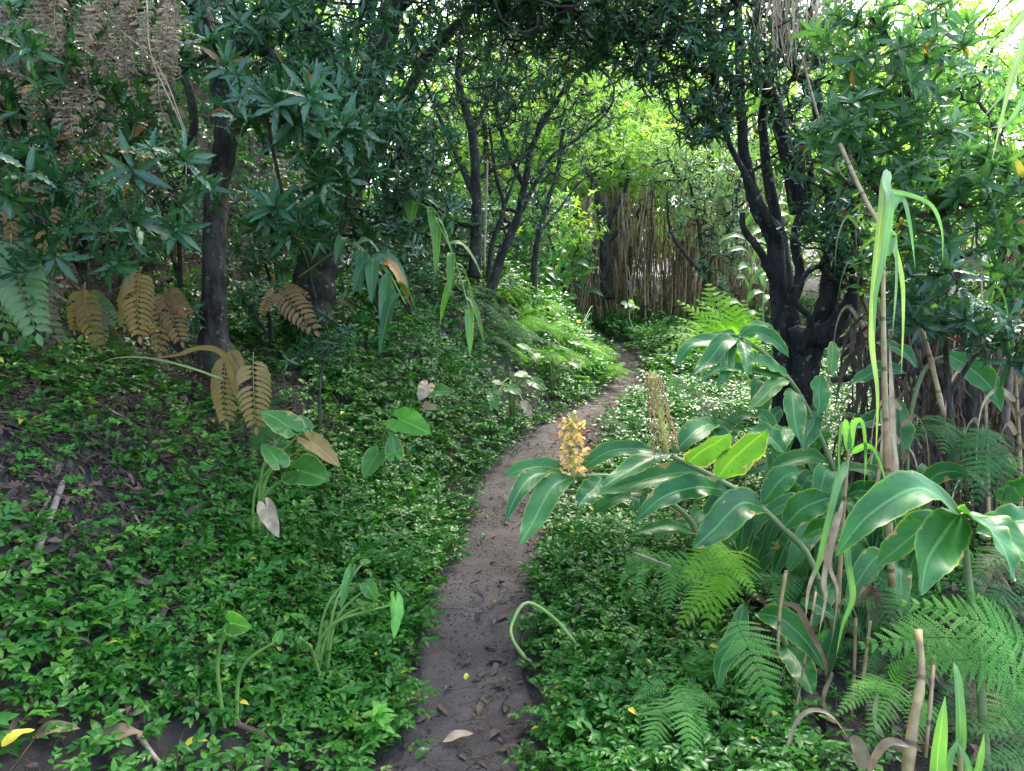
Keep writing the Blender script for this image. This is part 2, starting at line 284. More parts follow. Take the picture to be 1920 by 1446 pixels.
MT = dict(
    cover=leaf_mat('groundcover leaf', (.011, .068, .008), (.032, .13, .012), rough=.32, spec=.2, trans=.2, old=.0015, oldc=(.35, .3, .03), veins=3, bump=.15, vs=.3),
    cover2=leaf_mat('groundcover light leaf', (.035, .14, .014), (.09, .22, .02), spec=.3, rough=.3, trans=.28, old=.002, oldc=(.3, .2, .03), veins=3, bump=.15, vs=.4),
    wavy=leaf_mat('wavy evergreen leaf', (.013, .055, .022), (.03, .10, .03), rib=(.09, .2, .07), rough=.27, trans=.18, old=.012, oldc=(.24, .11, .04), veins=26, vs=.3),
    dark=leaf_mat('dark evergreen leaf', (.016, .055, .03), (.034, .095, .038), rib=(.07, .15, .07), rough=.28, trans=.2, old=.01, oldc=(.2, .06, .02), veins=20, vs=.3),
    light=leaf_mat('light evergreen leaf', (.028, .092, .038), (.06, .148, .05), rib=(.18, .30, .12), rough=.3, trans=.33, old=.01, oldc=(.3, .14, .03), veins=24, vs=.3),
    bright=leaf_mat('sun-hazed far leaf', (.12, .23, .055), (.21, .32, .09), rough=.45, trans=.45, old=.02, oldc=(.4, .3, .03), veins=4, bump=.1, vs=.15),  # pale yellow-green: sunlight and haze put into the leaf colour
    silver=leaf_mat('grey green leaf', (.06, .12, .06), (.11, .19, .095), rough=.45, trans=.3, old=.01, veins=4, bump=.1, vs=.2),
    ginger=leaf_mat('ginger leaf', (.012, .078, .018), (.036, .14, .03), rib=(.13, .28, .09), rough=.33, spec=.28, trans=.26, edge=(.2, .3, .04), veins=26, spots=.5, bump=.16, vs=.8),
    ginger2=leaf_mat('yellow green ginger leaf', (.045, .14, .022), (.08, .2, .03), rib=(.2, .33, .08), rough=.38, trans=.3, edge=(.45, .4, .1), veins=26, spots=.5, bump=.16),
    arum=leaf_mat('arum leaf', (.028, .12, .022), (.06, .18, .03), rib=(.16, .3, .08), rough=.33, trans=.35, edge=(.42, .45, .15), veins=11, spots=.25, bump=.2),
    stem=leaf_mat('green stem', (.10, .22, .04), (.2, .3, .07), rough=.45, trans=.0, veins=2, bump=0),
    gstem=leaf_mat('ginger stem', (.13, .17, .06), (.18, .2, .08), rough=.45, trans=.0, veins=2, bump=0),
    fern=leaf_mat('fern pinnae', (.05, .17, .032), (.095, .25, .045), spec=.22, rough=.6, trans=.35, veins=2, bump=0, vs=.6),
    fernd=leaf_mat('shaded fern pinnae', (.02, .08, .018), (.04, .13, .025), spec=.22, rough=.6, trans=.3, veins=2, bump=0, vs=.6),  # darker copy of the fern green, shade put into the colour
    fernb=leaf_mat('sun-brightened fern pinnae', (.12, .29, .022), (.2, .38, .03), spec=.22, rough=.6, trans=.45, veins=2, bump=0, vs=.6),  # yellow-green raised so that the colour itself holds the sunlight
    holly=leaf_mat('holly fern leaflet', (.06, .13, .035), (.10, .18, .05), rib=(.16, .24, .09), rough=.38, trans=.2, veins=8, bump=.3),
    hollyy=leaf_mat('yellowed holly fern leaflet', (.19, .135, .04), (.24, .15, .055), rib=(.33, .27, .09), spec=.22, rough=.5, trans=.2, veins=8, bump=.3),
    hollyk=leaf_mat('withered shade-darkened holly fern leaflet', (.10, .075, .04), (.15, .13, .06), rib=(.2, .17, .1), rough=.6, trans=.15, veins=8, bump=.3), hollyg=leaf_mat('dull holly fern leaflet', (.05, .10, .035), (.09, .14, .05), rib=(.14, .2, .09), rough=.45, trans=.2, veins=8, bump=.3),  # bank group: leaflet colours darkened to put its shade into them
    hollyb=leaf_mat('browned holly fern leaflet', (.24, .135, .055), (.14, .09, .04), rib=(.35, .24, .13), spec=.2, rough=.6, trans=.2, veins=8, bump=.3),
    dead=dry_mat('dead fern', (.33, .24, .13), (.16, .10, .05)), deadd=dry_mat('dark dead fern', (.15, .085, .05), (.09, .05, .03)),
    straw=dry_mat('straw', (.5, .39, .24), (.36, .25, .15)), canem=dry_mat('dry cane', (.46, .32, .14), (.34, .22, .10), 0, .5, 'cane'),
    caned=dry_mat('weathered cane', (.24, .17, .11), (.14, .09, .06), 0, .7, 'cane'), litter=dry_mat('leaf litter', (.13, .085, .05), (.045, .03, .022), .05, .8),
    greyc=dry_mat('weathered stick', (.3, .24, .17), (.17, .13, .11), 0, .8, 'cane'),
    reed=leaf_mat('reed blade', (.07, .19, .045), (.12, .25, .07), rib=(.25, .4, .15), rough=.42, trans=.35, veins=1, bump=.1),
    reedy=leaf_mat('yellowing reed blade', (.14, .26, .06), (.24, .3, .09), rib=(.45, .5, .2), rough=.45, trans=.35, veins=1, bump=.1),
    nettle=leaf_mat('nettle leaf', (.07, .24, .028), (.11, .3, .04), rib=(.2, .5, .1), rough=.45, trans=.4, veins=10, bump=.5),
    yellow=leaf_mat('fallen yellow leaf', (.6, .5, .03), (.7, .6, .05), rib=(.7, .65, .2), rough=.45, trans=.2, veins=10, bump=.3),
    petal=leaf_mat('ginger petals', (.62, .42, .14), (.68, .5, .2), rough=.6, trans=.3, veins=1, bump=0), orange=leaf_mat('flower tubes', (.5, .25, .08), (.55, .32, .1), rough=.6, trans=.2, veins=1, bump=0),
    stamen=leaf_mat('red stamens', (.6, .06, .02), (.7, .1, .03), rough=.5, trans=.1, veins=1, bump=0), salmon=leaf_mat('dried florets', (.42, .2, .11), (.5, .27, .16), rough=.7, trans=.2, veins=1, bump=0),
    bract=leaf_mat('spike bracts', (.24, .27, .09), (.36, .36, .14), rough=.5, trans=.2, veins=1, bump=0),
    barkd=bark_mat('dark bark', (.010, .008, .007), (.07, .056, .042), lich=.35, moss=(.04, .06, .02)), barkm=bark_mat('mossy bark', (.010, .009, .007), (.045, .037, .028), moss=(.05, .075, .02), lich=.5),
    barkl=bark_mat('lichened bark', (.009, .008, .007), (.042, .034, .028), lich=.55), barkg=bark_mat('grey twig bark', (.06, .048, .036), (.14, .11, .08), sc_=30),
    soil=soil_mat('bank soil', ((.014, .011, .008), (.024, .018, .013), (.038, .029, .02), (.06, .046, .032))),
    path=soil_mat('trodden earth', ((.085, .069, .057), (.034, .026, .021), (.058, .046, .037), (.13, .108, .09)), (1.6, 12, 110), .7, .012))
# ------------------------------------------------------------------ setting: ground and path
def axis(segs):
    o = [segs[0][0]]
    for a, b, st in segs:
        k = max(1, int(round((b - a) / st))); o += list(a + (b - a) * (np.arange(1, k + 1) / k))
    return A(o)
gx = axis([(-220, -40, 30), (-40, -12, 4), (-12, -4.5, .3), (-4.5, 4.5, .05), (4.5, 14, .3), (14, 40, 4), (40, 220, 30)])
gy = axis([(-200, -20, 30), (-20, -2, 2), (-2, 0, .2), (0, 9, .05), (9, 20, .12), (20, 50, 1), (50, 250, 30)])
X, Y = np.meshgrid(gx, gy); Z = hgt(X, Y)
inp = sst(.0, .12, X - pl(Y) + .02) * sst(.0, .12, pr(Y) - X + .02); Z = Z - .04 * inp * (Y > -3) * (Y < 25)
nx, ny = len(gx), len(gy); i, j = np.meshgrid(np.arange(nx - 1), np.arange(ny - 1)); b = j * nx + i
mb = MB(); mb.add(np.stack([X, Y, Z], -1).reshape(-1, 3), np.stack([b, b + 1, b + nx + 1, b + nx], -1).reshape(-1, 4), np.zeros((nx * ny, 3)))
tag(mb.build('ground', MT['soil']), kind='structure')
ys = np.concatenate([np.arange(-1.5, 9, .04), np.arange(9, 22, .12)]); ts = np.linspace(0, 1, 27); mb = MB()
rag = .05 * noise(ys, ys * 0, 6, 3) + .03 * noise(ys, ys * 0, 19, 2); rag2 = .05 * noise(ys, ys * 0 + 9, 6, 3) + .03 * noise(ys, ys * 0 + 7, 17, 1)
xl = pl(ys) - .05 + rag; xr = pr(ys) + .05 + rag2; PX = xl[:, None] + (xr - xl)[:, None] * ts[None]; PYY = np.repeat(ys[:, None], 27, 1)
PZ = hgt(PX, PYY) + .006 - .07 * np.abs(ts * 2 - 1)[None] ** 8 + .006 * noise(PX, PYY, 22, 4) - .012 * (1 - (ts * 2 - 1) ** 2)[None]
i, j = np.meshgrid(np.arange(26), np.arange(len(ys) - 1)); b = j * 27 + i
mb.add(np.stack([PX, PYY, PZ], -1).reshape(-1, 3), np.stack([b, b + 1, b + 28, b + 27], -1).reshape(-1, 4), np.zeros((len(ys) * 27, 3)))
tag(mb.build('path', MT['path']), kind='structure')
# ------------------------------------------------------------------ trees: skeleton that grows out to the twig ends
def grow(skel, tips, rt=.0028, seg=3):
    """skel: list of (points, radii). returns twig tubes joining every tip to the nearest wood"""
    N = np.concatenate([p for p, r in skel]); par = [-1] * len(N); off = 0
    Np = [tuple(x) for x in N]; base = len(N); cur = np.zeros((base + len(tips) * seg + 1, 3)); cur[:base] = N; n = base
    tips = np.asarray(tips); d0 = np.array([np.min(np.linalg.norm(N - t, axis=1)) for t in tips]); order = np.argsort(d0)
    paths = []; par = -np.ones(len(cur), int)
    for q in order:
        t = tips[q]; dd = np.linalg.norm(cur[:n] - t, axis=1) + .25 * np.maximum(0, cur[:n, 2] - t[2]); k = int(np.argmin(dd)); p = cur[k]
        L = np.linalg.norm(t - p); mid = (p + t) / 2 + RN.normal(size=3) * L * .10 + A([0, 0, -.06 * L]); P = crom([p, mid, t], seg + 1); ids = [k]
        for s in range(1, seg + 1): cur[n] = P[s]; par[n] = ids[-1]; ids.append(n); n += 1
        paths.append((P, ids, q))
    cnt = np.zeros(n)
    for P, ids, q in paths: cnt[ids[-1]] += 1
    for k in range(n - 1, base - 1, -1):
        if par[k] >= base: cnt[par[k]] += cnt[k]
    dirs = np.zeros((len(tips), 3)); out = []
    for P, ids, q in paths:
        r = rt * np.maximum(1, cnt[ids]) ** .42
        if ids[0] < base: r[0] = r[1] * 1.15
        out.append((P, r)); dirs[q] = nrm(P[-1] - P[-2])
    return out, dirs
def blob(u, v, d, ru, rv, rd, n):
    if isinstance(u, tuple): return A(u, float) + nrm(RN.normal(size=(n, 3))) * (RN.random((n, 1)) ** .42) * A([ru, rd, rv])  # world-space blobs: unseen canopy added to shade the path
    c = at(u, v, d); x = nrm(RN.normal(size=(n, 3))) * (RN.random((n, 1)) ** .42)
    return c + x * A([ru * d / F, rd, rv * d / F])
def axes_for(tips, dirs, rad, upw, rw):
    c = tips.mean(0); return nrm(dirs * 1.0 + nrm(tips - c) * rad + A([0, 0, upw]) + RN.normal(size=tips.shape) * rw)
W_NEAR = [whorl(k, .15, .2, 15, 2, sp_, .22, wv, .25, lv=.5, st=st) for k, sp_, wv, st in [(11, (22, 85), .16, .12), (8, (30, 95), .2, .5), (13, (15, 80), .12, .2), (6, (25, 70), .18, .8), (10, (30, 100), .16, .3), (9, (20, 75), .2, .2)]]
W_MID = [whorl(k, .12, .21, 7, 2, sp_, dr, .1, .3, lv=.5, st=st) for k, sp_, dr, st in [(10, (25, 88), .25, .12), (7, (20, 70), .15, 1.), (6, (40, 100), .4, .6), (12, (20, 85), .2, .3), (5, (15, 60), .1, 1.4), (8, (30, 110), .35, .8)]]
W_LITE = [whorl(k, .12, .25, 7, 2, sp_, .2, .0, .4, lv=.45, st=st) for k, sp_, st in [(9, (18, 75), .12), (7, (15, 60), .8), (8, (25, 85), .4), (6, (15, 55), 1.2), (10, (20, 80), .2)]]
W_FAR = [whorl(k, .13, .26, 4, 2, (20, 95), .3, .0, .3, st=st) for k, st in [(8, .1), (6, .8), (9, .4), (5, 1.2)]]
W_NARR = [whorl(9, .10, .17, 4, 2, (25, 90), .3, .0, .3) for _ in range(3)]
def leaves(tips, ax, tpls, sc_, mat, name, root, extra=0):
    mb = MB()
    if extra:      # further whorls set back along the twigs
        q = RN.integers(0, len(tips), int(len(tips) * extra)); t2 = tips[q] - ax[q] * RN.uniform(.05, .16, (len(q), 1)) + RN.normal(size=(len(q), 3)) * .05
        tips = np.vstack([tips, t2]); ax = np.vstack([ax, nrm(ax[q] + RN.normal(size=(len(q), 3)) * .9)])
    which = RN.integers(0, len(tpls), len(tips))
    for k, tp in enumerate(tpls):
        s = which == k
        if not s.any(): continue
        up = nrm(RN.normal(size=(s.sum(), 3))); sc1 = sc_ * RN.uniform(.5, 1.2, s.sum())
        mb.inst(tp, rotM(ax[s], up, sc1), tips[s], RN.random(s.sum()))
    return mb.build(name, mat, root)
def tree(name, label, cat, trunks, blobs, tpls, lmat, bmat, scale=1., upw=.3, rad=.3, rw=.45, rt=.0028, group=None, extra=0, sides=10, flip=False, crown='crown'):
    sk = []; mb = MB()
    for pts, radii in trunks:
        P = A([at(*p) for p in pts]); n = max(8, int(len(P) * 6)); R = np.interp(np.linspace(0, 1, n), np.linspace(0, 1, len(radii)), radii); P = crom(P, n)
        P[1:-1] += RN.normal(size=(n - 2, 3)) * R[1:-1, None] * .05; sk.append((P, R))
    base = sk[0][0][0]; root = empty(name, base, label, cat, group)
    for P, R in sk: tube(mb, P, R, sides, RN.random(), wob=.05)
    tips = np.vstack([blob(*b) for b in blobs]); k = len(tips)
    hz = hgt(tips[:, 0], tips[:, 1]); tips = tips[tips[:, 2] > hz + .08]
    tw, dirs = grow(sk, tips, rt)
    for P, R in tw: tube(mb, P, R, 4 if R[0] < .012 else 6, .5)
    mb.build('trunk', bmat, root)
    ax = axes_for(tips, dirs, rad, upw, rw); hi = tips[:, 2] > 5.0
    if hi.any():
        ht, ha = tips[hi], ax[hi]; k = RN.integers(0, len(ht), 600); leaves(ht[k] + RN.normal(size=(600, 3)) * .38, nrm(ha[k] + RN.normal(size=(600, 3)) * .8), W_FAR, 1.45, lmat, 'shade_crown', root)  # leaf mass high above view, added to keep sun off the path
    leaves(tips[~hi], ax[~hi], tpls, scale, lmat, crown, root, extra)
    return root
# left bank trees
tree('evergreen_tree', 'dark straight trunk with mossy foot on the left bank, wavy dark leaves hanging around it', 'tree',
     [([(412, 700, 4.5), (402, 620, 4.5), (402, 480, 4.5), (406, 360, 4.5), (425, 260, 4.45), (412, 140, 4.4), (368, 0, 4.3), (330, -150, 4.2), (300, -420, 4.2)], [.15, .082, .072, .07, .07, .066, .06, .052, .04]),
      ([(425, 270, 4.45), (452, 190, 4.5), (440, 90, 4.6), (415, -20, 4.7), (400, -200, 4.7)], [.05, .038, .035, .03, .025]),
      ([(352, 330, 4.6), (362, 200, 4.6), (320, 60, 4.6), (305, -60, 4.6), (280, -220, 4.6)], [.03, .028, .026, .022, .02]),
      ([(412, 140, 4.4), (520, 20, 4.2), (620, -120, 4.), (760, -260, 3.9)], [.06, .045, .04, .03])],
     [(560, 40, 3.9, 190, 110, .7, 200), (150, 60, 3.6, 230, 110, .6, 100), (300, -250, 4., 550, 230, 1.3, 330), (800, -250, 4., 420, 200, 1.3, 300), (620, 210, 3.9, 140, 120, .5, 170)],
     W_NEAR, MT['wavy'], MT['barkd'], .82, .35, .25, .4)
tree('mossy_tree', 'thick mossy trunk leaning right behind the wavy leaves on the left bank', 'tree',
     [([(575, 600, 5.7), (590, 520, 5.7), (610, 450, 5.7), (648, 370, 5.7), (665, 290, 5.7), (690, 170, 5.6), (735, 20, 5.5), (780, -150, 5.4), (830, -350, 5.3)], [.19, .165, .15, .13, .12, .10, .085, .07, .05]),
      ([(650, 370, 5.7), (740, 230, 5.8), (800, 110, 5.9), (900, 0, 6), (1000, -120, 6)], [.07, .055, .045, .035, .03]),
      ([(735, 20, 5.5), (850, -60, 5.3), (1000, -60, 5.2), (1150, -100, 5.2)], [.06, .045, .035, .03])],
     [(770, 300, 5., 110, 110, .6, 170), (700, 120, 4.9, 150, 130, .7, 190), (820, 400, 5.2, 60, 50, .4, 40), (900, 60, 5.6, 150, 90, .6, 150), (950, -200, 5.3, 420, 170, 1.2, 420), (640, 420, 4.9, 70, 60, .4, 35), (740, 420, 4.8, 70, 60, .4, 40)],
     W_MID, MT['wavy'], MT['barkm'], .9, .3, .3, .5, rt=.0035)
tree('wavy_leaf_shrub', 'shrub of large wavy-edged leaf rosettes reaching in from the left edge', 'shrub',
     [([(120, 500, 3.6), (150, 440, 3.3), (190, 420, 3.1), (235, 390, 2.9), (290, 350, 2.7)], [.010, .009, .008, .007, .006]), ([(40, 420, 3.4), (70, 300, 3.2), (90, 250, 3.1), (110, 150, 3.1)], [.009, .008, .007, .006]),
      ([(150, 440, 3.3), (110, 430, 3.), (60, 400, 2.8)], [.007, .006, .005])],
     [(300, 330, 2.6, 70, 60, .25, 8), (230, 450, 2.7, 110, 60, .3, 17), (100, 340, 2.9, 130, 110, .35, 26), (60, 130, 2.9, 90, 130, .4, 18), (190, 200, 3.1, 130, 90, .3, 15), (30, 480, 2.8, 50, 60, .3, 7)],
     W_NEAR, MT['wavy'], MT['barkg'], 1.12, .35, .3, .35, rt=.002)
tree('wavy_leaf_shrub', 'wavy-leaved shrub leaning out in front of the straight dark trunk', 'shrub',
     [([(590, 560, 4.9), (570, 480, 4.4), (545, 430, 3.8), (520, 320, 3.4), (500, 220, 3.2)], [.012, .011, .010, .009, .007]), ([(540, 450, 3.7), (600, 350, 3.5), (640, 260, 3.4)], [.012, .009, .007])],
     [(480, 200, 3.1, 80, 60, .25, 16), (590, 240, 3.2, 90, 70, .3, 26), (540, 410, 3.4, 90, 60, .3, 20), (640, 330, 3.5, 70, 60, .3, 14), (430, 130, 3.2, 50, 50, .2, 5), (390, 350, 3.2, 30, 40, .2, 4)],
     W_NEAR, MT['wavy'], MT['barkg'], 1.1, .4, .3, .35, rt=.002)
tree('small_shrub', 'small blue-green rosette shrub low on the bank right of the straight trunk', 'shrub',
     [([(600, 800, 4.3), (600, 720, 4.3), (615, 640, 4.2)], [.01, .009, .006])], [(615, 640, 4.2, 60, 55, .25, 26), (570, 670, 4.2, 40, 30, .2, 8)], W_MID, MT['dark'], MT['barkg'], .8, .4, .3, .35, rt=.002)
for k, (u, v, d, ru, rv, n_, m_, lab) in enumerate([(40, 190, 3.9, 110, 110, 90, 'wavy', 'dark shrub on the bank behind the dead fern curtain, at the left edge'), (240, 210, 4.3, 120, 100, 110, 'dark', 'dark shrub on the bank behind the arching dead fern clump'), (150, 420, 3.8, 130, 70, 80, 'dark', 'dark shrub behind the lowest left rosettes'),
      (330, 380, 5.0, 70, 120, 90, 'dark', 'dark shrub just left of and behind the straight trunk'), (510, 430, 5.4, 80, 90, 110, 'dark', 'dark shrub between the straight trunk and the mossy trunk'), (490, 130, 5.2, 90, 120, 120, 'wavy', 'dark high shrub right of the straight trunk'), (700, 480, 6.3, 70, 60, 70, 'dark', 'dark shrub just right of the mossy trunk foot'), (120, 0, 4.4, 200, 80, 120, 'dark', 'dark shrub along the top left edge'), (760, 500, 6.6, 90, 50, 60, 'wavy', 'leafy shrub hanging over the dark bank below the slender trees'), (500, 560, 4.9, 60, 40, 40, 'wavy', 'low leafy shrub right of the foot of the straight trunk'), (330, 590, 4.3, 60, 35, 34, 'dark', 'low leafy shrub left of the foot of the straight trunk')]):
    tree('bank_shrub', lab, 'shrub', [([(u + 10, v + rv + 40, d + .2), (u + 5, v + 40, d + .15), (u, v, d)], [.02, .015, .008]), ([(u + 10, v + rv + 40, d + .2), (u - 30, v + 20, d + .1), (u - 60, v - 30, d)], [.015, .012, .006])], [(u, v, d, ru, rv, .35, n_)], W_MID, MT[m_], MT['barkd'], .95, .2, .3, .6)
# slender trees along the bank crest
def slim(label, trunks, blobs0, scale=1.05, mat='dark', n=W_MID, cat='tree', **k):
    trunks = [(p, [x * .72 for x in rr]) for p, rr in trunks]; blobs = blobs0; return tree('slender_tree', label, cat, trunks, blobs, n, MT[mat], MT['barkm'], scale, .2, .3, .6, rt=.0042, **k)
slim('slender forked tree leaning right from the crest of the bank above the bright ferns', 
     [([(915, 560, 9.5), (940, 480, 9.5), (970, 410, 9.5), (983, 350, 9.5), (1000, 270, 9.5), (1050, 180, 9.5), (1110, 110, 9.4)], [.10, .085, .075, .065, .055, .04, .03]), ([(983, 350, 9.5), (950, 280, 9.4), (930, 180, 9.4), (950, 60, 9.4)], [.05, .04, .03, .025]),
      ([(975, 400, 9.5), (1030, 300, 9.6), (1090, 255, 9.7), (1140, 210, 9.8)], [.045, .035, .03, .02]), ([(885, 345, 9.), (920, 320, 9.1), (970, 300, 9.3), (1000, 270, 9.5)], [.04, .04, .035, .03])],
     [(1020, 150, 9.3, 170, 80, .9, 200), (930, 190, 9.2, 120, 100, .7, 150), (1090, 60, 9.2, 190, 70, .9, 230), (1000, 330, 9.5, 130, 90, .6, 80), (1100, 230, 9.8, 70, 50, .5, 50), (960, 430, 10.5, 110, 70, .6, 90), ((.8, 10.5, 6.6), 0, 0, 2.4, .9, 2., 160)])
slim('upright blackish trunk standing left of the forked slender tree, behind the pale thin pole', 
     [([(888, 520, 8.6), (893, 430, 8.6), (893, 350, 8.6), (885, 250, 8.6), (860, 150, 8.6), (870, 30, 8.6), (880, -120, 8.6)], [.11, .09, .08, .075, .06, .05, .04]), ([(885, 250, 8.6), (930, 160, 8.7), (990, 60, 8.8)], [.04, .03, .02]), ([(893, 380, 8.6), (850, 280, 8.6), (815, 200, 8.6), (770, 90, 8.6)], [.045, .035, .03, .02])],
     [(850, 120, 8.5, 120, 100, .8, 190), (950, -60, 8.5, 260, 110, 1.0, 200), (800, 260, 8.4, 60, 80, .6, 70), (820, 420, 8.8, 90, 90, .7, 130), ((-1.8, 8.5, 6.), 0, 0, 2.2, .9, 2., 160)])
slim('thin curved trunk growing behind the bright bank ferns, nearest the path end', 
     [([(1000, 560, 11), (1005, 470, 11), (1020, 400, 11), (1045, 320, 11), (1060, 230, 11), (1100, 150, 11)], [.085, .07, .06, .05, .04, .03]), ([(1010, 440, 11), (1050, 390, 11.2), (1090, 340, 11.3), (1160, 300, 11.4)], [.04, .03, .025, .02]), ([(1020, 400, 11), (990, 320, 11), (985, 230, 11)], [.035, .03, .02])],
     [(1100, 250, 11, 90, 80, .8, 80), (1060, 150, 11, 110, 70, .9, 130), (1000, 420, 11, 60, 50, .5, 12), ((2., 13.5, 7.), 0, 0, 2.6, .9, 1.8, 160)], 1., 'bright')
slim('low forked stem growing beside the foot of the forked slender tree', 
     [([(915, 520, 9.2), (925, 450, 9.2), (945, 390, 9.1), (930, 330, 9.), (918, 240, 8.9)], [.05, .045, .04, .03, .02]), ([(945, 390, 9.1), (975, 300, 9.), (990, 220, 9)], [.03, .02, .015])], [(940, 270, 9., 90, 80, .6, 45)], .9, 'wavy')
# right-hand multi-stemmed tree
tree('multistem_tree', 'dark many-stemmed tree right of the path, its crown arching overhead', 'tree',
     [([(1475, 850, 5.7), (1468, 690, 5.7), (1462, 560, 5.7), (1450, 450, 5.7), (1418, 385, 5.7), (1397, 300, 5.7), (1388, 180, 5.7), (1385, 40, 5.7), (1375, -160, 5.6)], [.12, .08, .075, .068, .056, .045, .038, .034, .026]),
      ([(1500, 850, 5.6), (1500, 690, 5.6), (1480, 560, 5.7), (1462, 440, 5.8), (1440, 330, 5.8), (1432, 200, 5.8), (1470, 70, 5.8)], [.1, .07, .058, .05, .043, .036, .025]),
      ([(1520, 850, 5.5), (1510, 700, 5.5), (1545, 590, 5.5), (1562, 470, 5.5), (1560, 350, 5.5), (1542, 260, 5.5), (1528, 180, 5.4), (1480, 110, 5.4), (1457, 0, 5.3), (1430, -150, 5.2)], [.12, .095, .08, .066, .056, .048, .042, .038, .034, .026]),
      ([(1490, 640, 5.5), (1555, 620, 5.4), (1600, 560, 5.3), (1625, 500, 5.3), (1690, 440, 5.3), (1760, 400, 5.3)], [.11, .08, .06, .045, .035, .02]),
      ([(1495, 400, 5.7), (1478, 300, 5.7), (1450, 190, 5.7), (1415, 120, 5.7), (1420, 0, 5.7)], [.06, .06, .055, .04, .03]),
      ([(1545, 590, 5.5), (1580, 500, 5.4), (1610, 470, 5.4), (1600, 400, 5.4), (1640, 330, 5.3)], [.05, .045, .035, .03, .02]),
      ([(1462, 560, 5.7), (1430, 480, 5.6), (1395, 430, 5.6), (1392, 400, 5.6)], [.035, .03, .025, .02]),
      ([(1510, 420, 5.6), (1500, 330, 5.6), (1498, 260, 5.6)], [.05, .045, .04]),
      ([(1500, 780, 5.6), (1530, 660, 5.5), (1590, 590, 5.4), (1600, 500, 5.4), (1560, 420, 5.4), (1590, 320, 5.3), (1580, 200, 5.2)], [.05, .045, .04, .035, .03, .022, .015]),
      ([(1470, 600, 5.7), (1500, 520, 5.6), (1490, 440, 5.6), (1520, 350, 5.6), (1510, 250, 5.6)], [.045, .04, .035, .03, .02]),
      ([(1460, 450, 5.6), (1405, 340, 5.5), (1360, 250, 5.5), (1340, 130, 5.5)], [.03, .025, .02, .015]), ([(1530, 640, 5.4), (1580, 640, 5.3), (1650, 600, 5.2), (1700, 540, 5.1)], [.04, .03, .025, .015]),
      ([(1500, 660, 5.4), (1520, 600, 5.3), (1490, 560, 5.3), (1530, 500, 5.3), (1590, 540, 5.3), (1620, 480, 5.3)], [.03, .026, .022, .02, .016, .012]),
      ([(1388, 180, 5.7), (1300, 60, 5.5), (1180, 0, 5.3), (1050, -20, 5.1), (900, -10, 5.)], [.04, .035, .03, .025, .018]),
      ([(1457, 0, 5.3), (1300, -120, 4.8), (1100, -230, 4.3), (900, -300, 4.)], [.04, .035, .03, .02])],
     [(1340, 120, 5.4, 110, 130, .7, 330), (1220, 70, 5.4, 120, 100, .7, 330), (1080, 50, 5.3, 120, 70, .7, 260), (960, 10, 5.2, 130, 40, .6, 110), (1150, -20, 5., 300, 60, .7, 320), (1330, 230, 5.4, 60, 55, .4, 70), (1500, 90, 5.1, 110, 110, .6, 150),
      (1520, 260, 5.2, 80, 90, .5, 60), (1540, 420, 5.1, 70, 60, .35, 50), (1640, 470, 5.2, 110, 90, .4, 110), (1590, 330, 5.2, 60, 80, .4, 50), (1250, -220, 4.9, 480, 190, 1.3, 620), (1500, 200, 6.3, 150, 170, .5, 110), ((3.2, 9.4, 6.4), 0, 0, 2.4, .9, 2., 160), ((1.2, 6.6, 5.4), 0, 0, 2., .7, 1.5, 130)],
     W_MID, MT['dark'], MT['barkl'], .88, .3, .3, .6, rt=.0036)
# lighter evergreen at right with long smooth leaves
tree('smooth_leaf_tree', 'lighter green tree with long smooth leaves filling the upper right corner', 'tree',
     [([(1850, 1000, 4.1), (1830, 800, 4.2), (1810, 600, 4.2), (1770, 420, 4.2), (1720, 260, 4.1), (1690, 100, 4.)], [.045, .04, .035, .03, .022, .015]), ([(1900, 900, 4.3), (1940, 600, 4.4), (1900, 380, 4.4), (1860, 220, 4.3)], [.04, .035, .025, .015]),
      ([(1770, 420, 4.2), (1660, 370, 4.1), (1600, 280, 3.9), (1570, 180, 3.8)], [.022, .02, .015, .01]), ([(1830, 800, 4.2), (1720, 640, 4.4), (1640, 540, 4.6)], [.025, .02, .012]), ([(1900, 380, 4.4), (2050, 200, 4.4), (2150, 0, 4.4)], [.02, .018, .01])],
     [(1690, 130, 3.9, 110, 120, .5, 150), (1590, 230, 3.8, 60, 70, .3, 40), (1720, 300, 4., 140, 90, .5, 120), (1850, 330, 4.1, 120, 90, .5, 110), (1780, 440, 4.3, 150, 80, .5, 90), (1600, 40, 4.1, 70, 60, .4, 35), (2050, 300, 4.2, 110, 250, .5, 110),
      (1860, 200, 4.5, 60, 50, .4, 30), (1780, 160, 4.4, 60, 50, .4, 36), (1900, 560, 4.2, 80, 90, .4, 60), (1680, 500, 4.5, 80, 60, .3, 60), (1800, 560, 4.5, 120, 60, .4, 60)],
     W_LITE, MT['light'], MT['barkg'], 1.08, .5, .25, .4, rt=.0022)
tree('dark_rosette_shrub', 'dark blue-green rosette shrub under the lighter tree near the right edge', 'shrub',
     [([(1790, 900, 3.3), (1780, 740, 3.3), (1770, 620, 3.2), (1760, 560, 3.1)], [.016, .014, .011, .008]), ([(1780, 740, 3.3), (1840, 650, 3.2), (1890, 600, 3.1)], [.012, .01, .008])],
     [(1750, 540, 3.1, 90, 45, .25, 20), (1830, 610, 3., 90, 50, .3, 24), (1900, 640, 3., 50, 60, .25, 14), (1700, 600, 3.2, 40, 30, .2, 6)], W_NEAR, MT['dark'], MT['barkg'], .95, .5, .3, .3, rt=.002)
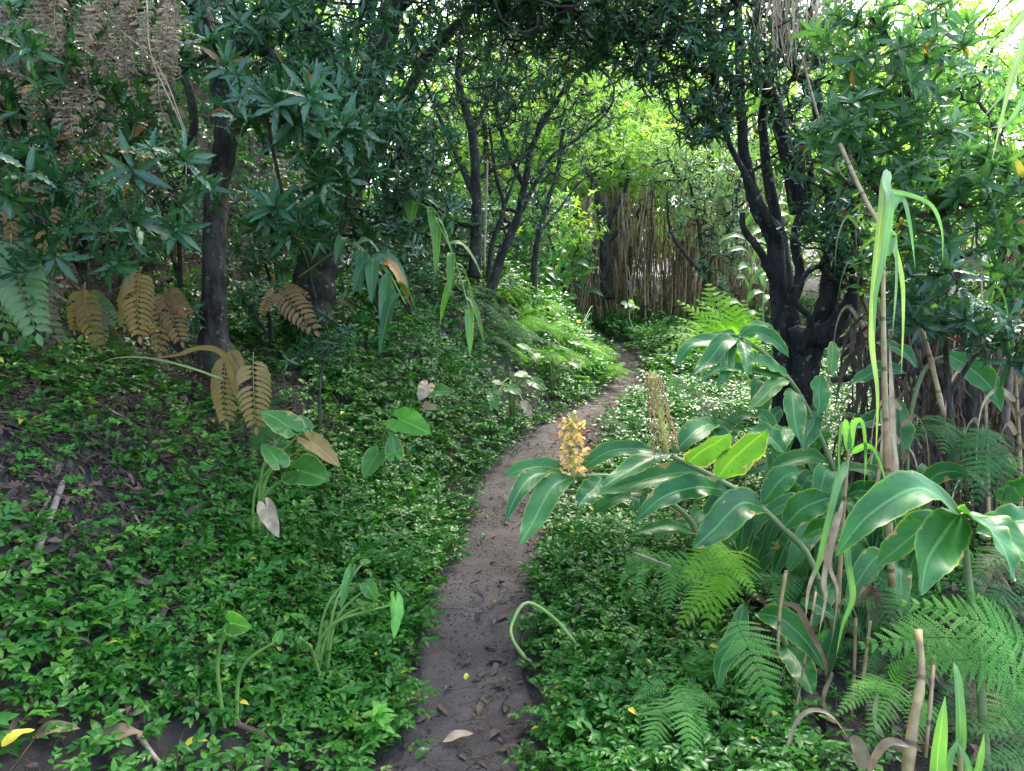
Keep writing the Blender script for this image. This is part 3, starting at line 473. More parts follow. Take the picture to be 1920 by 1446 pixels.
# farther vegetation in the sunlit gap
tree('grey_green_shrub', 'pale grey-green fine-leaved shrub right of the dry canes at the end of the path', 'shrub',
     [([(1330, 610, 14), (1320, 520, 14), (1310, 420, 14), (1290, 330, 14)], [.06, .05, .04, .02]), ([(1320, 520, 14), (1370, 420, 14), (1390, 330, 14)], [.04, .03, .02]), ([(1320, 520, 14), (1260, 440, 14), (1250, 360, 14)], [.04, .03, .02])],
     [(1330, 370, 14, 90, 100, 1., 330), (1260, 310, 14.5, 80, 60, .8, 160), (1390, 350, 14.5, 70, 110, .8, 180), (1370, 480, 13.5, 60, 80, .7, 110)], W_NARR, MT['silver'], MT['barkm'], 1.6, .5, .3, .5, rt=.005)
for k, (u, v, d, n_, lab) in enumerate([(840, 470, 10.5, 200, 'dark bushy shrub behind the crest of the bank, left of the slender trunks'), (970, 450, 13, 240, 'leafy shrub filling the gap between the slender trunks'), (740, 430, 8.5, 160, 'dark shrub behind the mossy trunk'), (1040, 470, 14.5, 200, 'green shrub left of the dry canes at the path end')]):
    tree('bush', lab, 'bush', [([(u, v + 110, d), (u + 5, v + 30, d), (u - 10, v - 40, d)], [.04, .03, .02]), ([(u, v + 110, d), (u + 40, v, d)], [.03, .015])], [(u, v, d, 85, 80, .9, n_), (u + 30, v - 60, d, 70, 60, .8, n_ // 2)], W_FAR, MT[('dark', 'light', 'dark', 'bright')[k]], MT['barkm'], 1.3, .3, .3, .6, rt=.004)
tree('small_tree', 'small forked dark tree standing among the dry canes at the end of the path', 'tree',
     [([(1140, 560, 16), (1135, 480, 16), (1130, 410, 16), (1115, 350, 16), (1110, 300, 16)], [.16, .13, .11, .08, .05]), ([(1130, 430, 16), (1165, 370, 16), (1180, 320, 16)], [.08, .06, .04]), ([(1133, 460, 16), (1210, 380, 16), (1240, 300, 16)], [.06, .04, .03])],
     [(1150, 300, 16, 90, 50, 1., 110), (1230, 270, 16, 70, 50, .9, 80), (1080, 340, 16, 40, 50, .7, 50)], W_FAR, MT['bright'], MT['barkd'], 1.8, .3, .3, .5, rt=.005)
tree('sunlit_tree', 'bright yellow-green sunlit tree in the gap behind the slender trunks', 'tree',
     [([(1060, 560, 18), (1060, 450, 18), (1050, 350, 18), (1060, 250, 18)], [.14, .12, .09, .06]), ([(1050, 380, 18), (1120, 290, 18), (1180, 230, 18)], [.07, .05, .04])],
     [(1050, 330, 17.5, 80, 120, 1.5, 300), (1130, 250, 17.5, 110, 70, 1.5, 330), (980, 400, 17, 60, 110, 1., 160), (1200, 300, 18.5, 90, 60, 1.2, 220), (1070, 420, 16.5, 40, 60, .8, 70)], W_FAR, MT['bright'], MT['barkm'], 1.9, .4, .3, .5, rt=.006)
# background trees: two models, copied
def bg_model(label, mat, seed, wide):
    c0 = A([0., 0, 0]); root = empty('background_tree', c0, label, 'tree', 'trees beyond the end of the path'); sk = []; mb = MB()
    for k in range(4):
        a = k * 1.57 + RN.uniform(-.4, .4); P = crom([(0, 0, -.4), (.15 * math.cos(a), .15 * math.sin(a), 1.2), (.8 * math.cos(a), .8 * math.sin(a), 3.), (1.5 * math.cos(a), 1.5 * math.sin(a), 5.2)], 14); sk.append((P, np.linspace(.13, .03, 14)))
        tube(mb, *sk[-1], sides=7)
    x = nrm(RN.normal(size=(1100, 3))) * (RN.random((1100, 1)) ** .4); tips = x * A([wide, wide, 3.3]) + A([0, 0, 3.6]); tips = tips[tips[:, 2] > .3]
    keep = noise(tips[:, 0] * 1.3 + tips[:, 2], tips[:, 1] * 1.3 - tips[:, 2], 1.6, seed) > -.55; tips = tips[keep]
    tw, dirs = grow(sk, tips, .005)
    for P, R in tw: tube(mb, P, R, 4, .5)
    mb.build('trunk', MT['barkm'], root); leaves(tips, axes_for(tips, dirs, .6, .3, .5), W_FAR, 2.0, MT[mat], 'crown', root); return root
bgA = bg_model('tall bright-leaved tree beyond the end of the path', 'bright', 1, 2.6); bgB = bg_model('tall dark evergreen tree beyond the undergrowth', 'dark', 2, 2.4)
def put(o, x, y, z=None, s=1., r=0., label=None):
    o.location = (x, y, float(hgt(x, y)) - .1 if z is None else z); o.scale = (s, s, s); o.rotation_euler = (0, 0, r)
    if label: o['label'] = label
    return o
spA = [(3.2, 21, 1.25), (-.5, 20, 1.15), (6.2, 23, 1.4), (1.2, 25, 1.6), (9.5, 20, 1.2), (4.5, 29, 1.5), (-3., 26, 1.3), (7.5, 17, .9), (-3.6, 16., .85), (13, 24, 1.4), (10., 13, .7), (12., 8.5, .7), (8., 11.5, .95), (2.2, 30, 2.1)]
spB = [(-6.5, 18, 1.2), (-7., 12, 1.1), (-6.3, 7.5, 1.), (-9.5, 24, 1.6), (-7.5, 3, 1.), (-12, 12, 1.5), (0, 33, 1.7), (12, 34, 1.9), (-10, 34, 1.9)]
LA = ['right behind the dry canes', 'left behind the dry canes', 'right of the dry canes', 'far behind the middle of the dry canes', 'behind the upper right leaves', 'far behind the many-stemmed tree', 'behind the crest of the bank', 'just right of the many-stemmed tree', 'behind the slender trunks', 'far at the right', 'beyond the right-hand thatch', 'nearest the right edge', 'close behind the upper right leaves', 'farthest, behind the middle of the gap']
LB = ['behind the left bank crest', 'behind the mossy trunk', 'behind the dark straight trunk', 'far behind the left bank', 'beyond the upper left corner', 'farthest at the left', 'farthest in the middle', 'farthest at the right', 'farthest behind the bank', 'x', 'y']
for k, (x, y, s) in enumerate(spA): put(bgA if k == 0 else copy_tree(bgA), x, y, None, s, k * 1.3, 'tall bright-leaved background tree ' + LA[k])
for k, (x, y, s) in enumerate(spB): put(bgB if k == 0 else copy_tree(bgB), x, y, None, s, k * 1.7, 'tall dark background tree ' + LB[k])
# ------------------------------------------------------------------ ferns
def frond_tpl(n=22, k=11, wid=.36, droop=.35, tri=False, pdroop=.12, curl=0., stipe=.12, seedj=0, pwid=.026):
    """bipinnate frond along +X, unit length, normal +Z, arching down"""
    mb = MB(); t = np.linspace(0, 1, 24)[:, None]; P = np.hstack([t, 0 * t, droop * (.9 * t - 1.5 * t ** 2)]) ; P[:, 1] += .05 * math.sin(seedj) * t[:, 0] ** 2
    T, N, B = frames(P, (0, 0, 1)); tube(mb, P, np.linspace(.006, .0015, 24), 4, .0)
    for i in range(n):
        f = stipe + (1 - stipe) * ((i + .3) / n) ** (1.0 if tri else .95); q = min(22, int(f * 23)); fr = f * 23 - q; p = P[q] * (1 - fr) + P[q + 1] * fr
        g = (f - stipe) / (1 - stipe); L = wid * ((1 - g) ** .8 * (1.0 if tri else min(1, .45 + g * 3.2)) + .02)
        for sd_ in (-1, 1):
            d = nrm(T[q] * (.32 + .5 * g) + B[q] * sd_ + N[q] * RN.uniform(-.1, .12)); pn = nrm(N[q] + RN.normal(size=3) * .12); sidev = nrm(np.cross(pn, d)); Lp = L * RN.uniform(.92, 1.06)
            kk = max(3, int(k * (.35 + .65 * L / wid))); s = (np.arange(kk) + .5) / kk
            C = p + d * (s * Lp)[:, None] - pn * (pdroop * Lp * s ** 2)[:, None] * 1.5 + (A([0, 0, -1.]) * (curl * Lp * s ** 1.5)[:, None])
            pw = (Lp / kk) * .52; pl_ = (pwid * min(1, .35 + 2 * L / wid) * (1 - s ** 1.6 * .9) + .001)
            rn = RN.random() * .6
            for e in (-1, 1):
                dd = nrm(sidev * e + d * .28 - pn * (.1 + curl * .8)); V = np.stack([C - d * pw * .85, C + dd * (pl_ * .55)[:, None] - d * pw * .8, C + dd * pl_[:, None] + d * pw * .35, C + d * pw * .9 + dd * (pl_ * .25)[:, None]], 1).reshape(-1, 3)
                if e * 1 < 0: pass
                Q = np.arange(kk * 4).reshape(-1, 4); At = np.zeros((kk * 4, 3)); At[:, 0] = f; At[:, 1] = .5; At[:, 2] = rn + .2; mb.add(V, Q, At)
            # pinna axis
            ax = np.stack([p, C[kk // 2], C[-1]]); 
            w2 = .0016; V = np.stack([ax - sidev * w2 + pn * .001, ax + sidev * w2 + pn * .001], 1).reshape(-1, 3); mb.add(V, [[0, 1, 3, 2], [2, 3, 5, 4]], np.full((6, 3), .3))
    return mb
FR = [frond_tpl(15, 15, .34, .35, seedj=1, pwid=.029), frond_tpl(13, 16, .42, .5, tri=True, seedj=4, pwid=.036), frond_tpl(17, 12, .25, .3, seedj=7, pwid=.026)]
FRF = [frond_tpl(15, 9, .34, .4, seedj=2, pwid=.036), frond_tpl(16, 9, .28, .35, seedj=5, pwid=.034)]
FRD = [frond_tpl(19, 11, .24, .25, curl=.3, pdroop=.5, seedj=3, pwid=.026), frond_tpl(17, 12, .3, .15, curl=.6, pdroop=.7, seedj=6, pwid=.03)]
_cache = {}
def tmesh(mb, key, mat):
    k = (key, mat.name)
    if k not in _cache: _cache[k] = mb.mesh(key, mat)
    return _cache[k]
CH = {}
def chord(mb, key):
    if key not in CH:
        V = mb.V[0]; CH[key] = 1
    return 1
def add_part(name, me, root, M, T):
    o = bpy.data.objects.new(name, me); COL.objects.link(o); o.parent = root
    m4 = Matrix.Identity(4)
    for a in range(3):
        for b_ in range(3): m4[a][b_] = float(M[a][b_])
        m4[a][3] = float(T[a] - root.location[a])
    o.matrix_local = m4; return o
def frond(root, base, tip, mb, key, mat, up=(0, -.3, 1), roll=0., droop=.35, name='frond'):
    """set the unit frond so that it starts at base and ends at tip"""
    base = A(base, float); tip = A(tip, float); D = tip - base; L = np.linalg.norm(D); e = A([1, 0, -.6 * droop]); cl = np.linalg.norm(e); sc1 = L / cl
    X = nrm(D); u = A(up, float); Z = nrm(u - X * np.dot(u, X)); Y = np.cross(Z, X)
    if roll: Z, Y = Z * math.cos(roll) + Y * math.sin(roll), Y * math.cos(roll) - Z * math.sin(roll)
    c, s = 1 / cl, .6 * droop / cl      # rotate so that e maps on X
    R0 = A([[c, 0, -s], [0, 1, 0], [s, 0, c]]); Mx = np.stack([X, Y, Z], -1) @ R0 * sc1
    return add_part(name, tmesh(mb, key, mat), root, Mx, base)
def strand_tpl(seed, n=34):
    mb = MB(); t = np.linspace(0, 1, 26)[:, None]; P = np.hstack([t, .05 * np.sin(t * 5 + seed), .1 * t - .15 * t ** 2]); T, N, B = frames(P, (0, 0, 1)); tube(mb, P, np.linspace(.006, .002, 26), 4, .2)
    for i in range(n):
        f = .06 + .93 * i / n; q = min(24, int(f * 25)); L = .075 * (math.sin(math.pi * min(1, f * .75 + .22)) ** .7) * RN.uniform(.7, 1.15)
        for s_ in (-1, 1):
            if RN.random() < .08: continue
            d = nrm(B[q] * s_ + T[q] * RN.uniform(-.1, .5) + N[q] * RN.uniform(-.4, .4)); b0 = P[q]; c_ = nrm(N[q] * RN.choice([-1, 1]) + T[q] * .8)
            ribbon(mb, [b0, b0 + d * L * .5, b0 + d * L * .85 + c_ * L * .3, b0 + d * L * .8 + c_ * L * .65], N[q] + RN.normal(size=3) * .3, .024, prof_lance, 6, 1, .3, .1, 3)
    return mb
FRD += [strand_tpl(1), strand_tpl(4, 28)]
def fern(label, base, tips, mat='fern', kinds=(0, 1, 2), up=(0, -.35, 1), lib=None, group=None, name='fern', cat='fern', jit=.02):
    root = empty(name, base, label, cat, group); lib = lib or FR; tag_ = 'near' if lib is FR else 'far' if lib is FRF else 'dead'
    for i, t in enumerate(tips):
        k = kinds[i % len(kinds)] % len(lib); dr = {'near': [.35, .5, .3], 'far': [.4, .35], 'dead': [.25, .15, .08, .08]}[tag_][k]
        b0 = A(base) if len(t) == 3 else at(*t[3:6])
        tp = at(*t[:3]); frond(root, b0 + RN.normal(size=3) * jit, tp, lib[k], 'frond %s %d' % (tag_, k), MT[mat], up, RN.uniform(-.25, .25), dr)
    return root
# near right ferns: (tip u,v,d [, base u,v,d])
fern('light green fern with one drooping frond in front of the broken cane stub', at(1500, 1260, 2.5), [(1455, 1375, 2.15, 1375, 1165, 2.45), (1365, 1200, 2.4), (1560, 1180, 2.5)], 'fern', (0, 2))
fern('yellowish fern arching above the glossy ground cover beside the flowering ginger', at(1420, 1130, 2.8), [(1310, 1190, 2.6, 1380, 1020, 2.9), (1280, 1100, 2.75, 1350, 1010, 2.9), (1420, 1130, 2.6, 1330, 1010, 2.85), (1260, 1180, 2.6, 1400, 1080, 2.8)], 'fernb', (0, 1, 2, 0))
fern('fern whose narrow hanging fronds meet over the ground cover right of the path', at(1420, 1110, 2.9), [(1195, 1125, 2.7, 1210, 1040, 2.9), (1160, 1100, 2.8, 1190, 1035, 2.9), (1250, 1150, 2.7, 1270, 1040, 2.9), (1140, 1045, 2.9), (1310, 1150, 2.7, 1300, 1050, 2.9)], 'fern', (2, 2, 0, 2, 0))
fern('large bluish-green fern frond spreading over the bottom right', at(1930, 1240, 2.0), [(1680, 1135, 2.1), (1600, 1200, 2.1, 1900, 1210, 2.1), (1800, 1090, 2.1), (1905, 1330, 1.9), (1700, 1250, 2.0), (1960, 1330, 1.9)], 'fern', (1, 0, 2, 1), up=(-.2, -.6, .8))
fern('fern with toothed hanging fronds below the big bluish fern', at(1700, 1300, 2.1), [(1620, 1390, 1.95), (1590, 1285, 2.0), (1700, 1400, 1.9), (1560, 1340, 2.0), (1745, 1210, 2.1)], 'fern', (0, 2))
fern('pale fern drooping at the bottom edge over the glossy ground cover', at(1260, 1290, 2.3), [(1205, 1440, 2.1), (1290, 1450, 2.05), (1340, 1430, 2.1), (1180, 1310, 2.3), (1350, 1330, 2.2)], 'fern', (0, 0, 2))
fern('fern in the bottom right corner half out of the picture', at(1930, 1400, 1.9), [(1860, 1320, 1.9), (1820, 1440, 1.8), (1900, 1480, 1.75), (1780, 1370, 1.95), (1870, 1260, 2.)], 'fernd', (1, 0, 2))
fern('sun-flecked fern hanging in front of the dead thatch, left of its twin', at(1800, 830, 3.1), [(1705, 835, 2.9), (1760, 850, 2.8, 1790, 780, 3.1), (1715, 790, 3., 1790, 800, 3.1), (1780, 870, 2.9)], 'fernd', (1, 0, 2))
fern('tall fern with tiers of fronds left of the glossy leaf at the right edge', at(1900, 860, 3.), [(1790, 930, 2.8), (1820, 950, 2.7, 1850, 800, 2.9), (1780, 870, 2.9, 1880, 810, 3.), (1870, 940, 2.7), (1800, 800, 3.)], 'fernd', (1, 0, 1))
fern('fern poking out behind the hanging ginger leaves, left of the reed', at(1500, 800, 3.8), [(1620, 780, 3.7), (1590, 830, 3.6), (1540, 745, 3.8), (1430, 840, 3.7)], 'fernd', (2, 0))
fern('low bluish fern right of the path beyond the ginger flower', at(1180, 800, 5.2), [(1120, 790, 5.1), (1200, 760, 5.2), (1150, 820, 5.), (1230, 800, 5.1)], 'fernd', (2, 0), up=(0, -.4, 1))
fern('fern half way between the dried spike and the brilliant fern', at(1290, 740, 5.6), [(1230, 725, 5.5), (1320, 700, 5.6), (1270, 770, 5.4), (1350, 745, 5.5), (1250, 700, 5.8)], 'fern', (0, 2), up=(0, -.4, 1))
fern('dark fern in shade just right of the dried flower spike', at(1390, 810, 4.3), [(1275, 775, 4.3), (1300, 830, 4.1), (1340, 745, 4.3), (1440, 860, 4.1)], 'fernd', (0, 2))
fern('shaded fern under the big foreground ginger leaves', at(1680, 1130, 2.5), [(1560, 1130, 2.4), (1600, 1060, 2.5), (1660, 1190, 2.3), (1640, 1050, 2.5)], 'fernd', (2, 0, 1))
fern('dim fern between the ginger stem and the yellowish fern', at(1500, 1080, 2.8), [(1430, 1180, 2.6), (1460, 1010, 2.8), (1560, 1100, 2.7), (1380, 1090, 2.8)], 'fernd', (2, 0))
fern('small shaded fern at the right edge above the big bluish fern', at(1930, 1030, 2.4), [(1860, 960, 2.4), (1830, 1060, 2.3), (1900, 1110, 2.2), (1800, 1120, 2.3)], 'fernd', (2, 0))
fern('brilliant yellow-green fern right of the path, sunlight put into its colour', at(1370, 690, 6.1), [(1240, 630, 6.), (1262, 590, 6.), (1300, 560, 6.1), (1352, 543, 6.2), (1425, 615, 6.), (1425, 575, 6.1), (1300, 650, 5.9), (1400, 650, 5.8), (1230, 660, 5.9), (1340, 600, 5.8), (1270, 560, 6.3), (1390, 560, 6.3), (1320, 530, 6.4), (1250, 610, 5.7), (1380, 610, 5.7), (1330, 640, 5.6)], 'fernb', (1, 0, 1))
for lab, b0, tp, m in [('fern filling the bottom right corner with long pale fronds', (1900, 1300, 2.15), [(1790, 1250, 2.05), (1850, 1400, 1.95), (1930, 1400, 1.95), (1960, 1250, 2.1)], 'fern'),
    ('low fern in the dark hollow between the thick stump and the corner', (1840, 1330, 2.4), [(1760, 1290, 2.3), (1800, 1390, 2.2), (1900, 1350, 2.2), (1720, 1350, 2.3)], 'fernd'), ('dim fern behind the close pair of cane stubs', (1640, 1200, 2.8), [(1560, 1220, 2.7), (1700, 1180, 2.6), (1620, 1290, 2.5), (1540, 1150, 2.7)], 'fernd'),
    ('dim fern at the foot of the tall giant reed', (1700, 1100, 3.), [(1620, 1130, 2.9), (1780, 1110, 2.8), (1700, 1180, 2.7), (1740, 1040, 2.9)], 'fernd'), ('shaded fern behind the largest ginger leaves at the right edge', (1880, 1100, 2.7), [(1800, 1160, 2.6), (1850, 1190, 2.5), (1920, 1180, 2.5), (1790, 1090, 2.7)], 'fernd'),
    ('small fern tucked left of the streaked ginger shoot', (1330, 1230, 2.7), [(1270, 1260, 2.6), (1330, 1310, 2.5), (1380, 1230, 2.6), (1290, 1200, 2.7)], 'fern'), ('fern between the big bluish fern and the toothed fern', (1790, 1200, 2.2), [(1700, 1300, 2.05), (1650, 1230, 2.1), (1800, 1310, 2.0), (1850, 1260, 2.1)], 'fern')]:
    fern(lab, at(*b0), tp, m, (0, 1, 2, 0))
# bank ferns, sunlight put into their colour, along the crest towards the path end
bf = [(960, 560, 'bright fern at the crest of the bank below the forked tree'), (1010, 600, 'bright fern spilling down the bank halfway to the path'), (1065, 640, 'bright fern lowest on the bank, almost touching the path'),
      (1030, 550, 'bright fern behind the others near the curved trunk'), (905, 590, 'dim bluish fern on the bank left of the bright ones'), (1100, 680, 'bright fern overhanging the path edge'), (985, 640, 'bright fern in the middle of the bank fern patch'), (1060, 580, 'feathery bright fern on the far side of the bank fern patch')]
for q, (u, v, lab) in enumerate(bf):
    b0 = G(u, v, 4); d = (b0[1]) / math.cos(PITCH); s = d / F; tips = []; root = empty('fern', b0, lab, 'fern', 'ferns on the far bank')
    for k in range(26):
        a = RN.uniform(-2.9, .9); r = RN.uniform(.38, .72); c0 = b0 + A([RN.normal() * .32, RN.normal() * .32, 0]); c0[2] = hgt(c0[0], c0[1]); t = c0 + A([math.cos(a) * r, math.sin(a) * r * .7, 0]); t[2] = max(hgt(t[0], t[1]) + .08, c0[2] - .25) + RN.uniform(0, .22); kk = k % 2
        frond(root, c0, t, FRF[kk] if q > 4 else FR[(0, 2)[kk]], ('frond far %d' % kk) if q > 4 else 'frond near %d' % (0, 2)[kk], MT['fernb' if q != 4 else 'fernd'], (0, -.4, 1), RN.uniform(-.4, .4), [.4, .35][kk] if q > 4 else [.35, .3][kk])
for q, (u, v, lab) in enumerate([(1120, 560, 'feathery pale fern at the foot of the dry canes'), (1215, 640, 'small fern hugging the right side of the path end'), (1205, 610, 'narrow bluish fern standing by the path end'), (1270, 650, 'low fern between the path and the brilliant fern'), (1060, 540, 'pale fern left of the small forked tree'), (1190, 560, 'shaded fern between the canes')]):
    b0 = G(u, v, 4); root = empty('fern', b0, lab, 'fern', 'ferns around the path end')
    for k in range(8):
        a = RN.uniform(0, 6.28); r = RN.uniform(.3, .6); frond(root, b0, b0 + A([math.cos(a) * r, math.sin(a) * r, RN.uniform(.1, .5)]), FRF[k % 2], 'frond far %d' % (k % 2), MT['fern' if q % 2 else 'fernd'], (0, -.4, 1), 0, [.4, .35][k % 2])
# dead hanging fern curtain top left
dead = [((95, -40, 3.2), [(70, 130, 3.1), (110, 190, 3.1), (20, 120, 3.1), (130, 110, 3.)], 'tan dead fern curtain at the top left corner'),
        ((235, -30, 3.1), [(262, 200, 3.0), (215, 150, 3.), (330, 150, 3.), (325, 255, 2.95, 285, 20, 3.1), (240, 130, 3.), (198, 160, 3.)], 'big arching clump of pale dead fern fronds hanging left of the straight trunk'),
        ((130, 130, 3.1), [(140, 330, 2.9), (100, 300, 2.9), (190, 240, 3.), (240, 280, 2.95), (90, 350, 2.9), (165, 300, 2.9)], 'tangle of drooping dead fern fronds below the top left curtain'),
        ((0, 30, 3.), [(10, 260, 2.9), (40, 210, 2.9), (-20, 200, 2.9), (70, 160, 3.)], 'brown dead fern hanging at the very left edge')]
for b0, tp, lab in dead: fern(lab, at(*b0), tp, 'dead', (2, 3, 2), up=(0, -1, .2), lib=FRD, name='dead_fern', cat='dead fern')
wh = ['at the far left of the top edge', 'beside the very left edge', 'just right of the left edge', 'left of the fern tangle', 'inside the fern tangle', 'behind the fern tangle', 'left of the arching clump', 'under the arching clump', 'behind the arching clump', 'in the middle of the arching clump', 'right side of the arching clump', 'between the clump and the dark trunk', 'nearest the dark trunk']
k = 0
for q in range(14):
    u = (q + .5) / 14 * 300 + 40 + RN.uniform(-8, 8); v = RN.uniform(-60, 110); d = RN.uniform(3.0, 3.4); b0 = at(u, v, d)
    fern('dead fern strands hanging ' + wh[q // 2] + (', shorter' if q % 2 else ', longer'), b0, [(u + RN.uniform(-25, 25), v + RN.uniform(130, 230) * (.7 if q % 2 else 1), d - .05), (u + RN.uniform(-60, 60), v + RN.uniform(90, 180), d), (u + RN.uniform(-60, 60), v + RN.uniform(50, 120), d)][:3 - q % 2], 'dead', (2, 3), up=(0, -1, .2), lib=FRD, name='dead_fern', cat='dead fern', group='strands of the dead fern curtain')
fern('dark red-brown dead fern slumped behind the front ferns, right of the reed', at(1700, 880, 3.1), [(1650, 960, 3.), (1720, 970, 3.), (1690, 990, 3.), (1750, 950, 3.)], 'deadd', (1,), up=(0, -1, .2), lib=FRD, name='dead_fern', cat='dead fern')
fern('rusty dead fern behind the foreground ginger leaves', at(1850, 1040, 2.6), [(1900, 1110, 2.5), (1840, 1120, 2.5), (1780, 1060, 2.6), (1920, 1080, 2.5)], 'dead', (1,), up=(0, -1, .4), lib=FRD, name='dead_fern', cat='dead fern')
fern('brown dead fern skirt under the toothed ferns', at(1640, 1090, 2.5), [(1690, 1190, 2.4), (1640, 1180, 2.4), (1600, 1140, 2.4)], 'deadd', (1,), up=(0, -1, .4), lib=FRD, name='dead_fern', cat='dead fern')
fern('dead brown fern at the bottom right corner', at(1850, 1280, 2.2), [(1880, 1380, 2.1), (1820, 1350, 2.1), (1900, 1330, 2.2)], 'deadd', (1,), up=(0, -1, .4), lib=FRD, name='dead_fern', cat='dead fern')
fern('rusty dead bracken beside the path beyond the dried spike', at(1330, 760, 4.8), [(1290, 720, 4.8), (1310, 800, 4.7), (1360, 740, 4.8)], 'dead', (1,), lib=FRD, name='dead_fern', cat='dead fern')
# holly ferns (broad sickle leaflets)
def holly_tpl(n=13, W=.24, jag=0.):
    mb = MB(); t = np.linspace(0, 1, 16)[:, None]; P = np.hstack([t, 0 * t, .25 * (.9 * t - 1.5 * t ** 2)]); T, N, B = frames(P, (0, 0, 1)); tube(mb, P, np.linspace(.009, .003, 16), 4, .0)
    for i in range(n):
        f = .12 + .86 * (i + .4) / n; q = min(14, int(f * 15)); p = P[q] + (P[q + 1] - P[q]) * (f * 15 - q); L = W * (1 - .55 * max(0, f - .5) * 2) * (1 if f > .2 else .85)
        for s in (-1, 1):
            if jag and RN.random() < jag: continue
            d = nrm(T[q] * .35 + B[q] * s + N[q] * .1); e = nrm(T[q]); b0 = p + e * (.02 if s > 0 else 0)
            ribbon(mb, [b0, b0 + d * L * .5 - N[q] * .01, b0 + d * L * .85 + e * L * .12 - N[q] * L * .12, b0 + d * L * 1.0 + e * L * .34 - N[q] * L * .25], N[q] + e * .25 + RN.normal(size=3) * .08, .068 * RN.uniform(.8, 1.15), lambda t: np.clip(np.sin(math.pi * t ** .6) ** .7 * (1 - t * .25), .03, 1), 7, 2, .2, .02, 4)
    e = .98; ribbon(mb, [P[-1], P[-1] + T[-1] * .12], N[-1], .06, prof_lance, 5, 2); return mb
HL = [holly_tpl(13, .21), holly_tpl(12, .23, .12), holly_tpl(10, .2, .2)]
def holly(label, base, tips, mat, up=(0, -1, .35), kinds=(0, 1), name='holly_fern'):
    root = empty(name, at(*base), label, 'fern')
    for i, t in enumerate(tips):
        k = kinds[i % len(kinds)]; b0 = at(*base) if len(t) == 3 else at(*t[3:]); frond(root, b0, at(*t[:3]), HL[k], 'holly frond %d' % k, MT[mat], up, RN.uniform(-.2, .2), .25)
    return root
holly('glossy green holly fern frond hanging at the left edge', (20, 440, 3.), [(70, 625, 2.85), (10, 620, 2.9), (-30, 560, 2.9)], 'holly')
holly('olive-gold holly fern with two fronds hanging beside the foot of the straight trunk', (430, 655, 3.6), [(425, 790, 3.45), (480, 800, 3.4, 475, 660, 3.5), (455, 700, 3.5)], 'hollyy')
holly('pale tan holly fern on the left bank left of the straight trunk', (265, 500, 3.5), [(262, 630, 3.4), (235, 610, 3.45)], 'hollyy', kinds=(1, 0))
holly('yellow-tan small holly fern low on the left bank', (160, 530, 3.4), [(185, 650, 3.3), (140, 620, 3.35)], 'hollyy', kinds=(2, 1))
holly('browning holly fern behind the tan one against the bank', (310, 540, 3.8), [(340, 640, 3.7), (300, 660, 3.7), (355, 590, 3.7)], 'hollyb', kinds=(1, 2))
holly('peach-coloured dying holly fern right of the straight trunk', (520, 540, 4.3), [(590, 620, 4.1), (490, 590, 4.2), (575, 555, 4.2)], 'hollyb', kinds=(2, 2))
holly('dull holly fern in deep shade above the green hanging one', (60, 330, 3.5), [(20, 450, 3.4), (100, 470, 3.4), (60, 440, 3.4)], 'hollyb', kinds=(0, 1))
hb = [(200, 380), (330, 420), (290, 300), (120, 440), (340, 130), (330, 220), (500, 470), (470, 400), (520, 330), (60, 520), (180, 560), (350, 500), (240, 330), (620, 560), (660, 520), (540, 430), (10, 350), (150, 260), (700, 470), (560, 500), (100, 600), (60, 650), (220, 620), (380, 560)]
HBL = ['under the left rosettes', 'left of the dark trunk at mid height', 'behind the rosette nearest the trunk', 'between the left rosettes', 'high beside the dark trunk', 'just left of the dark trunk', 'right of the dark trunk, low', 'right of the dark trunk, at mid height', 'right of the dark trunk, high', 'behind the green hanging frond', 'left of the pale tan one', 'touching the dark trunk foot', 'above the left rosettes', 'right of the mossy trunk foot', 'against the mossy trunk', 'between the two thick trunks', 'at the left edge, high', 'under the fern tangle', 'right of the mossy trunk', 'left of the peach-coloured one', 'low near the left edge', 'lowest at the left edge', 'lowest below the pale tan one', 'at the bottom of the dark trunk', 'x']
for q, (u, v) in enumerate(hb):
    p = G(u, v, 3.) + A([.0, -.12, .05]); root = empty('holly_fern', p, 'withered holly fern on the shaded left bank, ' + HBL[q], 'fern', 'holly ferns on the shaded bank')
    for k in range(4):
        t = p + A([RN.uniform(-.3, .3), RN.uniform(-.25, .0), RN.uniform(-.5, -.15)]); kk = (q + k) % 3
        frond(root, p, t, HL[kk], 'holly frond %d' % kk, MT[('hollyg', 'hollyk', 'hollyg', 'hollyk', 'hollyb')[(q + k) % 5]], (.2, -1, .3), RN.uniform(-.5, .5), .25)
fern('small fine fern below the olive-gold holly fern', at(480, 790, 3.7), [(500, 870, 3.6), (470, 850, 3.6), (590, 870, 3.7, 560, 800, 3.7), (540, 850, 3.7), (560, 740, 3.9)], 'fernd', (2, 0))
